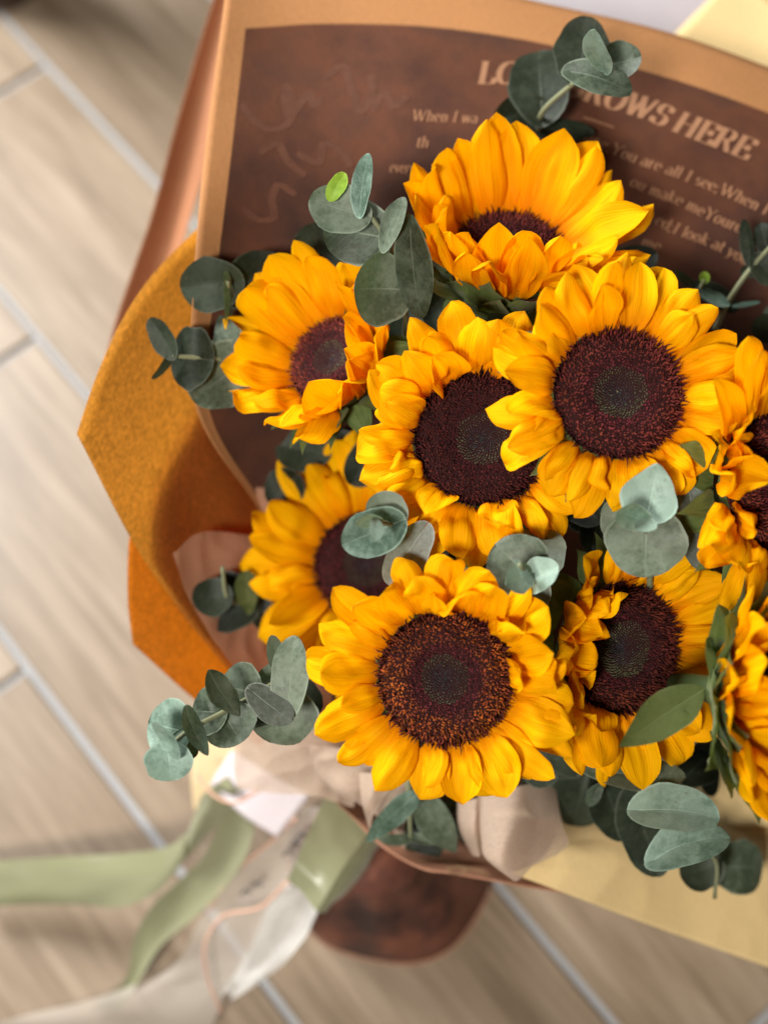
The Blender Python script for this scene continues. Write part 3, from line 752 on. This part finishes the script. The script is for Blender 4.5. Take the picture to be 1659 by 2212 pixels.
# ------------------------------------------------------------------ sunflowers
def petal_mesh(c, ex, ey, n, R, phi, L, W, e0, kk, cup, roll, twist, yaw, tip, wav, rng, z0=0.0, nu=18, nv=13):
    rad = ex * math.cos(phi) + ey * math.sin(phi); tan = -ex * math.sin(phi) + ey * math.cos(phi)
    ts = np.linspace(0, 1, nu)
    full = rng.uniform(-.04, .15)
    prof = np.interp(ts, [0, .12, .28, .5, .68, .82, .92, .97, 1], [.40, .66, .90, 1.02, .98 + full * .3, .78 + full, .47 + full, .22 + full * .4, .015])
    pos = c + rad * R + n * z0
    ph1, ph2 = rng.uniform(0, 6.28), rng.uniform(0, 6.28); f1 = rng.uniform(5, 9)
    crum = rng.uniform(.05, .16) + min(.28, wav * 1.3); ox = rng.uniform(0, 99)
    asym = rng.uniform(-.15, .15); cr1 = rng.uniform(.2, .42); cr2 = -rng.uniform(.2, .42); rh = rng.uniform(.03, .08)
    V = []; U = []
    ds = L / (nu - 1); lat = 0
    for i, t in enumerate(ts):
        e = math.radians(e0 + kk * t + tip * max(0, t - .68) ** 2 / .1024)
        yw = math.radians(yaw) * t
        r2 = rad * math.cos(yw) + tan * math.sin(yw); t2 = -rad * math.sin(yw) + tan * math.cos(yw)
        T = r2 * math.cos(e) + n * math.sin(e); Nn = -r2 * math.sin(e) + n * math.cos(e); B = t2
        ro = math.radians(roll * min(1, .35 + t) + twist * t)
        B2 = B * math.cos(ro) + Nn * math.sin(ro); N2 = -B * math.sin(ro) + Nn * math.cos(ro)
        if i: pos = pos + T * ds
        hw = W / 2 * prof[i]; a = math.radians(cup) * (0.6 + 0.6 * t) if cup else 1e-4
        a = a if abs(a) > 1e-3 else 1e-3
        for j in range(nv):
            v = -1 + 2 * j / (nv - 1); s = v + asym * (1 - v * v)
            x = hw * math.sin(a * s) / a; z = -hw * (1 - math.cos(a * s)) / a
            env = math.sin(math.pi * min(1, t * .95 + .06)) ** .7
            z -= hw * rh * 2.6 * env * (math.exp(-((s - cr1) / .13) ** 2) + .9 * math.exp(-((s - cr2) / .12) ** 2))
            z += hw * rh * .5 * math.cos(s * math.pi * 5 + ph1) * env
            z += wav * hw * (abs(v) ** 2.5) * math.sin(f1 * t + (ph1 if v > 0 else ph2)) * min(1, t * 2)
            z += hw * crum * 1.5 * mnoise(Vector((t * 2.6 + ox, s * 1.5, ox))) * min(1, t * 3)
            x += hw * .16 * mnoise(Vector((t * 3.1, ox, v * .7))) * t
            V.append(pos + B2 * x + N2 * z); U.append((j / (nv - 1), t))
    return V, grid_faces(nu, nv), U

def interp_tab(tab, ang):
    tab = sorted(tab); a = ang % 360
    xs = [q[0] for q in tab]; ext = [(tab[-1][0] - 360,) + tuple(tab[-1][1:])] + [tuple(q) for q in tab] + [(tab[0][0] + 360,) + tuple(tab[0][1:])]
    xs = [q[0] for q in ext]
    return [float(np.interp(a, xs, [q[m] for q in ext])) for m in range(1, len(tab[0]))]

def spike(V, Fc, Cc, base, dirv, side, up2, h, r, col, bend, tipcol=None):
    b = len(V); tipcol = tipcol or col
    for k, (hh, rr, cc) in enumerate(((0, 1.0, col), (.6, .75, col))):
        for s in range(3):
            an = 2.094 * s
            V.append(base + dirv * h * hh + bend * h * hh * hh * .5 + (side * math.cos(an) + up2 * math.sin(an)) * r * rr); Cc.append((*cc, 1))
    V.append(base + dirv * h + bend * h * .6); Cc.append((*tipcol, 1))
    for s in range(3):
        s2 = (s + 1) % 3
        Fc.append((b + s, b + s2, b + 3 + s2, b + 3 + s)); Fc.append((b + 3 + s, b + 3 + s2, b + 6))

def sunflower(x, y, d, tilt, R, L, W, tab, label, seed, n1=15, n2=14, warm=0.15, bract_e=25, bract_L=.021, outer=(-14, -8, 1.08), spread=6, leaf=None, dome=0.003, n0=6, bract_w=1.0, tone=1.0, bract_z=-.006):
    rng = random.Random(seed)
    n = unit(CV(tilt[0], tilt[1], 1.0)); ex = unit(RT - n * (n @ RT))
    if abs(n @ RT) > .93: ex = unit(-FW * -1 - n * (n @ FW))
    ey = np.cross(n, ex)
    c = P(x, y, d)
    foot = NECK + np.array([rng.uniform(-.02, .02), rng.uniform(-.015, .015), rng.uniform(-.09, -.05)])
    root = empty('sunflower', foot, label, 'sunflower', 'sunflowers in the bouquet')
    # stem and receptacle
    dive = lambda q: c - n * .02 + FW * q
    
    V, Fc, U = tube(smooth_path([c - n * .012, dive(.012), dive(.07) * .95 + foot * .05, foot + (c + FW * .05 - foot) * .4, foot], 30), [.0065, .0048, .0045, .0045], 9)
    mobj('stem', V, Fc, STEM, root, U)
    NSG = 28; prof = [(R * 1.02, -.001), (R * 1.06, -.005), (R * .95, -.010), (R * .65, -.015), (R * .3, -.018), (.006, -.021)]
    V = [c + (ex * math.cos(6.2832 * s / NSG) + ey * math.sin(6.2832 * s / NSG)) * r + n * z for r, z in prof for s in range(NSG)]
    Fc = [(i * NSG + s, i * NSG + (s + 1) % NSG, (i + 1) * NSG + (s + 1) % NSG, (i + 1) * NSG + s) for i in range(len(prof) - 1) for s in range(NSG)]
    mobj('receptacle', V, Fc, RECEPT, root)
    # bracts
    nb = 13
    for lay in range(2):
        for i in range(nb):
            ph = 2 * math.pi * (i + .5 * lay + rng.uniform(-.2, .2)) / nb
            V, Fc, U = petal_mesh(c, ex, ey, n, R * (1.12 if lay == 0 else 1.02), ph, bract_L * rng.uniform(.85, 1.25), .0125 * bract_w * rng.uniform(.85, 1.15),
                min(bract_e, interp_tab([q[:4] for q in tab], math.degrees(ph))[0] - 16) + rng.uniform(-14, 10) - 18 * lay, rng.uniform(-55, -5), rng.uniform(-30, 30), rng.uniform(-12, 12), rng.uniform(-15, 15),
                rng.uniform(-12, 12), rng.uniform(-25, 25), .06, rng, bract_z - .004 * lay, 13, 7)
            # draw the upper part out to a fine point
            V = np.array(V).reshape(13, 7, 3); cl = V.mean(1, keepdims=True)
            sh = np.interp(np.linspace(0, 1, 13), [0, .3, .55, .75, .9, 1], [1.9, 1.15, .72, .42, .22, .05])[:, None, None]
            V = cl + (V - cl) * sh
            mobj('bract', V.reshape(-1, 3), Fc, BRACT, root, U)
    # ray petals
    for lay, cnt in ((1, n2), (0, n1), (2, n0)):
        for i in range(cnt):
            deg = 360 * (i + .5 * (lay == 1) + rng.uniform(-.26, .26)) / cnt
            e0, kk, Ls, ms = interp_tab([q if len(q) == 5 else tuple(q) + (1.0,) for q in tab], deg)
            e0 += rng.gauss(0, spread); kk += rng.gauss(0, 14)
            Lp = L * Ls * rng.uniform(.92, 1.08); Wp = W * rng.uniform(.86, 1.14)
            if lay == 1: e0 += outer[0]; kk += outer[1]; Lp *= outer[2]
            if lay == 2: e0 += 12; kk += rng.uniform(-25, 10); Lp *= .78; Wp *= .85; ms *= 1.3
            e0 = max(-5, e0)
            V, Fc, U = petal_mesh(c, ex, ey, n, R * (1.0, 1.03, .97)[lay], math.radians(deg), Lp, Wp, e0, kk,
                rng.choice([rng.uniform(28, 66), rng.uniform(28, 66), rng.uniform(-55, -15), rng.uniform(60, 60 + 35 * ms)]), rng.uniform(-14, 26) * ms, rng.uniform(-22, 22) * ms,
                rng.uniform(-14, 14) * ms, ms * rng.choice([0, rng.uniform(-60, 10), rng.uniform(15, 70)]), rng.uniform(.03, .14) * ms, rng, (-.0022, -.005, -.001)[lay])
            mobj('petal', V, Fc, PETAL, root, U)
    # disc: a low dome with a sunken eye, packed with florets
    def dz(q): return dome * (1 - q ** 4) + .0015 * math.exp(-((q - .72) / .2) ** 2) - .0022 * math.exp(-(q / .34) ** 2)
    NR = 14; V = []; NSG = 40
    for i in range(NR + 1):
        q = i / NR
        for s in range(NSG):
            a = 2 * math.pi * s / NSG; V.append(c + (ex * math.cos(a) + ey * math.sin(a)) * R * q * 1.0 + n * (dz(q) - (.004 if i == NR else 0)))
    Fc = [(i * NSG + s, i * NSG + (s + 1) % NSG, (i + 1) * NSG + (s + 1) % NSG, (i + 1) * NSG + s) for i in range(NR) for s in range(NSG)]
    dob = mobj('disc', V, Fc, DISCBASE, root)
    V1, F1, C1, V2, F2, C2 = [], [], [], [], [], []
    N = int(2100 * (R / .03) ** 1.6); sx = seed * 1.7; eye0 = rng.uniform(.36, .47)
    for i in range(N):
        q = math.sqrt((i + .5) / N); a = i * 2.399963 + rng.uniform(-.02, .02)
        q2 = q * (1 + rng.uniform(-.010, .010)); rd = ex * math.cos(a) + ey * math.sin(a); tg = -ex * math.sin(a) + ey * math.cos(a)
        b = c + rd * R * q2 * 1.01 + n * (dz(min(1, q)) - .0006)
        nz = mnoise(Vector((q * math.cos(a) * 3.2 + sx, q * math.sin(a) * 3.2, sx)))
        eye = eye0 + .05 * nz
        if q < eye:
            lean = unit(n * 1.0 - rd * (.8 * (1 - q / eye)) + tg * rng.uniform(.1, .45) + rd * rng.uniform(-.15, .15))
            k_ = .5 + .5 * math.tanh((q - .27 - .05 * nz) / .05); j = rng.uniform(.55, 1.4)
            col = tuple(x * j for x in (.030 + .024 * k_, .030 + .030 * k_, .033 - .004 * k_))
            tip = tuple(x * rng.uniform(.5, 1.0) for x in (.42, .40, .24)) if rng.random() < .05 + .5 * k_ * (1 if nz > -.1 else .4) else tuple(x * rng.uniform(1.2, 2.6) for x in col)
            spike(V2, F2, C2, b, lean, rd, tg, R * rng.uniform(.05, .085), R * rng.uniform(.011, .016), col, -rd * .2 + tg * .15, tip)
        else:
            e = (q - eye) / (1 - eye)
            lean = unit(n * 1.0 + rd * (-.3 + 1.05 * e ** 2) + tg * rng.uniform(-.35, .35) + rd * rng.uniform(-.3, .3))
            h = R * (.075 + .045 * e + (rng.uniform(0, .07) if q > .94 else 0)) * rng.uniform(.65, 1.3)
            wv = max(0, min(1, (e - .22) / .2)) * max(0, min(1, (.97 - e) / .15)) * warm * (1.0 + .9 * nz)
            wv = max(0, min(1, wv)) * rng.uniform(.4, 1.3)
            lo = np.array((.125, .020, .024)) * tone; hi = np.array((.50, .125, .02))
            col = lo + (hi - lo) * min(1, wv)
            if q > .93: col = col * .5
            if rng.random() < .28: col = col * .3
            col = tuple(col * rng.uniform(.65, 1.25))
            tip = tuple(min(1, x * rng.uniform(.5, 1.5)) for x in col)
            spike(V1, F1, C1, b, lean, rd, tg, h, R * rng.uniform(.014, .02), col, rd * rng.uniform(-.4, .5) + tg * rng.uniform(-.6, .6), tip)
    mobj('floret_ring', V1, F1, FLORET, dob, None, C1, True, 'stuff')
    mobj('floret_centre', V2, F2, FLORET, dob, None, C2, True, 'stuff')
    if leaf:
        for lf in leaf: add_leaf(root, *lf)
    return root

def leaf_mesh(B, T, wv, nrm, fold=0.12, bend=0.10, nu=15, nv=11, notch=0.10, egg=0.0, wav=0.03, rng=random, pointed=0.0, teeth=0):
    ax = T - B; Ln = np.linalg.norm(ax); V = []; U = []
    p1, p2 = rng.uniform(0, 6.28), rng.uniform(0, 6.28); hw = np.linalg.norm(wv)
    for i in range(nu):
        s = i / (nu - 1); t = (1 - math.cos(math.pi * s)) / 2
        wd = math.sqrt(max(0, 1 - (2 * t - 1) ** 2))
        wd = wd * (1 + egg * (0.5 - t) * 1.2)
        if pointed: wd = wd * (1 - pointed) + pointed * (math.sin(math.pi * min(1, t ** .75)) ** 1.15)
        wd = max(wd, .012)
        for j in range(nv):
            v = -1 + 2 * j / (nv - 1)
            edge = 1 + (.035 * math.sin(9 * t + p1 + (2 if v > 0 else 0)) + .09 * mnoise(Vector((t * 5, p1 + (9 if v > 0 else 0), p2)))) * abs(v)
            if teeth: edge += .035 * abs(v) ** 3 * math.sin(t * teeth)
            tt = t - notch * abs(v) ** 1.5 * (1 - t) ** 3
            z = (fold * abs(v) * wd - bend * (2 * (t - .35)) ** 2 * .5 + wav * math.sin(7 * t + p2) * v * abs(v)) * hw
            V.append(B + ax * tt + wv * v * wd * edge + nrm * z); U.append((.5 + .5 * v * max(wd, .08), t))
    return V, grid_faces(nu, nv), U

LRNG = random.Random(5)
def add_leaf(parent, bx, by, tx, ty, wpx, d, roll=0, dd=0.0, m='e', fold=None, pointed=0.0, egg=0.15, name='leaf', teeth=0):
    rng = LRNG
    B = P(bx, by, d); T = P(tx, ty, d + dd); ax = unit(T - B); view = unit(CAM - (B + T) / 2)
    side = unit(np.cross(ax, view)); up = np.cross(side, ax)
    if up @ view < 0: up = -up
    r = math.radians(roll + rng.uniform(-6, 6)); wdir = side * math.cos(r) + up * math.sin(r); nr = np.cross(ax, wdir)
    if nr @ view < 0: nr = -nr
    hw = 1.06 * wpx / FPX * (d + dd / 2) / 2 / max(.3, abs(math.cos(math.radians(roll))))
    V, Fc, U = leaf_mesh(B, T, wdir * hw, nr, rng.uniform(.02, .30) if fold is None else fold, rng.choice([rng.uniform(-.6, -.15), rng.uniform(.15, .75)]), rng=rng,
                         pointed=pointed, egg=egg, notch=.0 if pointed else .17, wav=rng.uniform(.02, .07), teeth=teeth)
    return mobj(name, V, Fc, LMAT[m], parent, U)

SUN = 'sunflowers in the bouquet'
# tables: image angle (0 right, 90 up), start elevation over the disc, change along the petal, length factor
sunflower(1098, 543, .728, (.02, .72), .0262, .0440, .0240,
  [(0, 46, -14, 1.02, .8), (40, 46, 4, 1.05, .6), (90, 50, 10, 1.16, .5), (140, 56, 10, 1.0, .6), (180, 66, 4, .88, .8), (225, 86, -8, 1.0, .8), (270, 94, -8, 1.08, .8), (315, 78, -18, 1.05, .8)],
  'cup shaped sunflower at the top under the printed lettering, facing away upward', 11, 17, 16, .1, 80, .028, (-12, -8, 1.05), bract_w=1.7, n0=2, bract_z=-.012)
sunflower(718, 778, .738, (-.52, .42), .0228, .037, .0235,
  [(0, 76, 6, .98, .5), (45, 70, 4, .85, .5), (80, 54, 16, 1.05, .5), (110, 48, 22, 1.2, .4), (140, 46, 18, 1.15, .4), (170, 52, -4, .95, .7), (215, 58, -24, .9, 1.4), (260, 68, -20, .92, .6), (315, 78, 0, .9, .4)],
  'sunflower at upper left beside the golden paper, tilted to the left', 25, 13, 13, .2, 30, outer=(-9, -6, 1.06), tone=1.2, n0=3)
sunflower(1040, 948, .682, (.0, .06), .0303, .0305, .0215,
  [(0, 62, -70, .85, 1.3), (45, 60, -60, .9, 1.4), (90, 62, -30, 1.15, 1.2), (135, 74, -60, 1.05, 1.5), (180, 74, -75, 1.0, 1.4), (225, 68, -85, .95, 1.5), (270, 56, -70, .98, 1.4), (315, 50, -60, .95, 1.4)],
  'dark centred sunflower in the middle of the bouquet, its disc overlapped by a neighbour petal', 37, 18, 17, .05, -12, n0=9, tone=.55)
sunflower(1336, 850, .660, (.06, .08), .0285, .031, .0190,
  [(0, 26, -18, .95, .7), (45, 24, -8, 1.0, .6), (90, 34, -8, 1.05, .6), (130, 46, -20, 1.05, .8), (170, 62, -55, 1.0, 1.4), (200, 64, -75, 1.0, 1.5), (240, 54, -85, .9, 1.4), (270, 38, -80, .82, 1.3), (320, 26, -40, .82)],
  'sunflower right of centre with long upright petals and a purple black eye', 41, 19, 18, .14, -12, n0=7, tone=1.25)
sunflower(1702, 1042, .672, (.42, -.02), .0325, .040, .0205,
  [(0, 40, -10, 1.0), (60, 40, 0, 1.1, .6), (110, 48, 8, 1.18, .5), (145, 62, -10, .95, .9), (180, 80, 0, .8, 1.5), (215, 68, -40, .9, 1.6), (260, 36, -50, 1.05), (300, 30, -30, 1.0)],
  'large sunflower cut off by the right edge of the picture', 53, 18, 17, .25, 20, n0=9)
sunflower(790, 1222, .808, (-.12, .08), .0275, .043, .0225,
  [(0, 40, -10, .9), (90, 42, -10, 1.1), (135, 48, -16, 1.02), (180, 50, -24, 1.0, 1.3), (225, 44, -20, 1.02, 1.3), (270, 40, -20, 1.0)],
  'shaded half hidden sunflower at the left behind its neighbours', 67, 15, 13, .05, 20)
sunflower(962, 1466, .658, (-.02, -.02), .0292, .0335, .0198,
  [(0, 66, -50, .82, 1.6), (35, 78, -40, .9, 1.7), (70, 76, -20, .88, 1.7), (100, 76, -45, .9, 1.6), (135, 48, -30, .95), (170, 38, -36, 1.0, .7), (210, 34, -36, .98, .7), (245, 38, -60, .86), (275, 38, -66, .80), (310, 26, -40, 1.05, .8), (340, 48, -50, .95, 1.4)],
  'lowest full sunflower with a rusty orange ring round its dark eye', 71, 18, 17, .75, -16, n0=7, tone=1.1)
sunflower(1342, 1402, .706, (.42, -.04), .0305, .0355, .0205,
  [(0, 26, -10, .92), (45, 30, -10, .95), (90, 54, -10, .85, 1.5), (130, 80, 4, .85, 1.6), (180, 92, 8, .85, 1.5), (225, 70, -20, .85, 1.4), (265, 26, -30, 1.05), (300, 20, -20, 1.08), (330, 22, -10, 1.0)],
  'dark eyed sunflower at lower right turned to the right, above the trailing eucalyptus', 83, 18, 17, .12, 16, n0=9, tone=.6,
  leaf=[(1148, 1310, 1168, 1402, 40, .665, 10, .0, 's', .1, .7, .1, 'leaf', 0)])
sunflower(1634, 1500, .650, (1.4, .05), .0250, .035, .0205,
  [(0, 60, -10, 1.0), (90, 64, -8, 1.0), (180, 66, -14, 1.0, .8), (270, 62, -10, 1.0)],
  'sunflower at the lower right edge seen from the side with green bracts', 97, 16, 16, .1, 62, .026, bract_w=2.1,
  leaf=[(1520, 1488, 1330, 1612, 92, .640, 18, -.01, 's', .12, .75, .1, 'leaf', 60)])

# ------------------------------------------------------------------ eucalyptus
def sprig(stem, leaves, label, group='eucalyptus sprigs in the bouquet', rad=(.0017, .0011), name='eucalyptus_sprig', ws=1.06):
    base = P(*stem[0])
    root = empty(name, base, label, 'eucalyptus', group)
    V, Fc, U = tube(smooth_path([P(*p) for p in stem], 24), rad, 7); mobj('stem', V, Fc, TWIG, root, U)
    for lf in leaves:
        lf = list(lf); lf[4] *= ws; add_leaf(root, *lf)
    return root

sprig([(1160,330,.80),(1166,262,.785),(1170,244,.775),(1240,178,.752),(1302,132,.728)], [
 (1170,242,1160,86,120,.778,0,.015,'d'), (1182,236,1072,246,70,.785,20,.01,'d'), (1110,268,1282,292,42,.79,40,0,'d'),
 (1250,172,1266,52,108,.756,0,.01,'d'), (1302,146,1282,66,46,.718,45,-.02,'p'), (1300,138,1382,128,72,.735,20,0,'e'),
 (1234,150,1364,186,62,.726,35,-.01,'e')], 'dark eucalyptus sprig rising over the headline at the top')
sprig([(875,740,.77),(868,628,.712),(850,560,.70),(828,506,.695),(775,436,.69),(738,396,.69)], [
 (740,380,710,432,34,.684,0,0,'y'), (776,452,792,330,38,.684,40,-.01,'p'), (784,464,668,432,95,.69,0,0,'e'),
 (832,512,704,490,128,.697,0,.005,'e'), (828,528,868,424,44,.685,45,-.01,'e'), (884,494,902,690,74,.684,25,.0,'e'),
 (870,624,750,622,142,.700,0,-.012,'e')], 'grey green eucalyptus sprig with a bright young tip left of the top sunflower')
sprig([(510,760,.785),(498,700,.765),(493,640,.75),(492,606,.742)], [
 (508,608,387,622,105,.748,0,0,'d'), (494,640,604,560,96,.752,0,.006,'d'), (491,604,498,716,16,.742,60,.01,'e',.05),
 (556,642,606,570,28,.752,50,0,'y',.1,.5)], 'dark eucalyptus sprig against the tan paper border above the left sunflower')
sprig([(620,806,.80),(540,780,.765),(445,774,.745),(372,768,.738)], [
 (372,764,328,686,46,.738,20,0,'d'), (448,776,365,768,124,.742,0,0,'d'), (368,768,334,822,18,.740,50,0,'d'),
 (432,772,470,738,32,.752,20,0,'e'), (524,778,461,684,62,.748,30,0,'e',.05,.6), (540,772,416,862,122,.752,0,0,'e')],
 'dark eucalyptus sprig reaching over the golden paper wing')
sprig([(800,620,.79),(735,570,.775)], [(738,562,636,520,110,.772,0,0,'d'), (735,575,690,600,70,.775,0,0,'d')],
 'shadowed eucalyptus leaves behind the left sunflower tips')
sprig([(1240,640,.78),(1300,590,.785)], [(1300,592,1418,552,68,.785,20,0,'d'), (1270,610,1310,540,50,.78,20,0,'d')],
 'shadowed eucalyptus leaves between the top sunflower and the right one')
sprig([(870,1230,.74),(850,1135,.655),(815,1126,.64)], [
 (858,1128,740,1178,94,.652,0,-.005,'p'), (852,1138,812,1066,84,.658,0,0,'e'), (912,1146,834,1260,76,.668,20,0,'g'),
 (898,1150,926,1228,66,.70,0,.02,'d'), (816,1126,766,1120,30,.642,30,-.01,'p'), (814,1124,812,1164,26,.636,30,-.012,'p')],
 'pale eucalyptus tip nestled left below the middle sunflower')
sprig([(1150,1330,.72),(1142,1245,.645),(1122,1220,.625)], [
 (1150,1252,1070,1176,128,.652,0,.0,'e'), (1152,1242,1178,1128,104,.668,0,.01,'e'), (1138,1225,1102,1320,128,.660,0,.0,'e'),
 (1140,1258,1204,1222,66,.648,15,-.01,'p'), (1142,1240,1088,1264,58,.640,10,-.01,'p'), (1118,1216,1152,1264,14,.632,30,0,'p')],
 'round leaved eucalyptus tip between the middle and lowest sunflowers')
sprig([(1405,1290,.72),(1400,1180,.68),(1390,1126,.64)], [
 (1392,1134,1420,1002,112,.648,0,.0,'p',.10,.5,.5), (1396,1112,1392,1238,156,.656,0,.005,'e'), (1392,1126,1325,1100,52,.638,10,-.01,'p'),
 (1390,1122,1402,1154,42,.636,10,-.01,'p'), (1382,1132,1307,1112,96,.664,0,.01,'e'), (1488,1054,1516,1232,70,.668,20,.01,'g')],
 'large pale eucalyptus tip below the right sunflower')
sprig([(640,1330,.85),(560,1300,.83),(490,1290,.80),(480,1225,.79)], [
 (492,1288,417,1292,74,.80,0,0,'d'), (545,1300,428,1306,116,.815,0,0,'d'), (530,1232,536,1328,46,.805,20,0,'s',.1,.5),
 (550,1300,604,1368,54,.82,0,0,'d'), (520,1290,578,1212,58,.825,0,0,'d')], 'shaded eucalyptus sprig inside the tissue lining at the left')
sprig([(720,1425,.76),(615,1464,.70),(550,1501,.685),(480,1540,.672),(405,1580,.66),(356,1620,.655)], [
 (360,1612,370,1690,80,.655,0,0,'p'), (402,1580,318,1562,94,.662,0,0,'p'), (378,1628,342,1552,28,.650,50,-.01,'p'),
 (398,1524,440,1636,36,.656,50,0,'p',.05,.4), (404,1582,392,1640,54,.665,20,0,'e'), (480,1540,412,1534,78,.674,0,0,'e'),
 (478,1534,520,1604,92,.678,0,0,'e'), (448,1448,512,1552,40,.668,50,0,'e',.05,.4), (550,1500,474,1476,92,.690,0,0,'e'),
 (546,1496,630,1562,50,.678,40,0,'g',.05), (550,1506,534,1574,72,.695,0,0,'e'), (618,1478,555,1470,66,.70,0,0,'e'),
 (622,1530,632,1374,60,.682,20,0,'e'), (588,1388,616,1476,32,.695,40,0,'e'), (628,1496,586,1600,118,.706,0,0,'e'), (640,1480,668,1560,70,.72,0,0,'d'),
 (352,1606,376,1618,22,.648,20,0,'p')],
 'long eucalyptus sprig trailing to the lower left with paired round leaves', ws=1.25)
sprig([(882,1680,.775),(885,1760,.785),(887,1818,.80)], [
 (908,1708,789,1814,46,.778,35,0,'p',.05,.5), (894,1716,990,1842,70,.79,15,0,'e',.1,.5), (887,1812,816,1816,22,.797,50,0,'e'), (888,1814,962,1822,22,.797,50,0,'e')],
 'small eucalyptus sprig hanging under the lowest sunflower')
sprig([(1290,1600,.80),(1330,1650,.76),(1400,1728,.735),(1470,1812,.738),(1545,1858,.765),(1544,1940,.79)], [
 (1272,1655,1234,1798,98,.80,0,.01,'d'), (1278,1662,1480,1692,56,.728,45,-.01,'e'), (1298,1676,1352,1812,84,.77,0,.01,'d'),
 (1368,1722,1422,1888,92,.758,0,.01,'d'), (1382,1748,1554,1756,80,.708,40,-.01,'p'), (1412,1852,1564,1790,80,.716,40,-.01,'p'),
 (1548,1866,1468,1896,76,.785,0,0,'d'), (1548,1872,1664,1876,96,.81,0,.01,'e'), (1294,1700,1268,1742,24,.755,20,0,'e')],
 'trailing eucalyptus sprig with broad leaves over the yellow paper at lower right', ws=1.15)
sprig([(1480,700,.785),(1500,650,.775),(1522,604,.77)], [
 (1512,634,1464,578,20,.772,55,0,'e'), (1510,632,1574,664,26,.770,50,0,'p'), (1512,618,1596,668,42,.775,20,0,'d'), (1520,590,1525,612,20,.77,0,0,'y')],
 'thin eucalyptus twig with a bud in front of the printed text at right')
sprig([(1545,710,.785),(1580,640,.77),(1636,562,.765),(1700,500,.76)], [
 (1590,662,1642,655,10,.775,60,0,'p'), (1622,566,1612,472,28,.765,40,0,'d'), (1630,560,1690,610,56,.765,10,0,'d'), (1660,540,1640,480,40,.765,10,0,'d'), (1640,575,1600,590,30,.77,20,0,'d')],
 'blurred eucalyptus twig at the right edge beside the printed text')
sprig([(1720,760,.81),(1680,712,.79)], [(1684,712,1620,704,58,.785,0,0,'d'), (1690,706,1660,660,50,.785,0,0,'d')],
 'dim round eucalyptus leaf at the right edge above the cut off sunflower')
sprig([(1700,1720,.85),(1630,1690,.83)], [(1622,1686,1690,1730,56,.82,0,0,'e'), (1520,1590,1532,1714,46,.80,30,.02,'d'), (1640,1680,1600,1640,40,.83,0,0,'d')],
 'dim eucalyptus leaves under the side view sunflower at right')
# leaves filling the gaps between the heads, the shade put into their dark colour
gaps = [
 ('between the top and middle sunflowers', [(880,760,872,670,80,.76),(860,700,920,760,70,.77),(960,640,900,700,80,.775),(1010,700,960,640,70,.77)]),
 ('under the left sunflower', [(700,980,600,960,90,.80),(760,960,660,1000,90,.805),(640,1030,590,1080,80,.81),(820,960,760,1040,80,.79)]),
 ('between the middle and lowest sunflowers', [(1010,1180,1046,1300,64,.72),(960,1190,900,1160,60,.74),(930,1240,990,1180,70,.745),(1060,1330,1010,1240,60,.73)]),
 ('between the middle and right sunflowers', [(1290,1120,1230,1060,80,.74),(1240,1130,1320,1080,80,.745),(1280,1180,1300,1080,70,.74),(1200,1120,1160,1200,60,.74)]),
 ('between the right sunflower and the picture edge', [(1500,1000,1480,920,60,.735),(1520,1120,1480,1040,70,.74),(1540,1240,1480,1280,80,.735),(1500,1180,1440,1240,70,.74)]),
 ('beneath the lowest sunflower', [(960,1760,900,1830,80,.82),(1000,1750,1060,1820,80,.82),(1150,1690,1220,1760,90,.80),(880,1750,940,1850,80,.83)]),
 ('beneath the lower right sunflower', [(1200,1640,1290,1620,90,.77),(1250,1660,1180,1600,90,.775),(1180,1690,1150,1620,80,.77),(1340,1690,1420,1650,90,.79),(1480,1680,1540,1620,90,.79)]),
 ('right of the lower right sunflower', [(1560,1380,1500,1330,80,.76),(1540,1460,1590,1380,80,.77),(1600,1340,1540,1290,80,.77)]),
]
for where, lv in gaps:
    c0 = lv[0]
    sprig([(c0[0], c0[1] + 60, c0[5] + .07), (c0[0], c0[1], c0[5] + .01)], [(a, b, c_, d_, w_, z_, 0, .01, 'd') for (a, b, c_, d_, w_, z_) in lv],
          'dark eucalyptus filler leaves coloured for the shade ' + where, 'filler greenery')
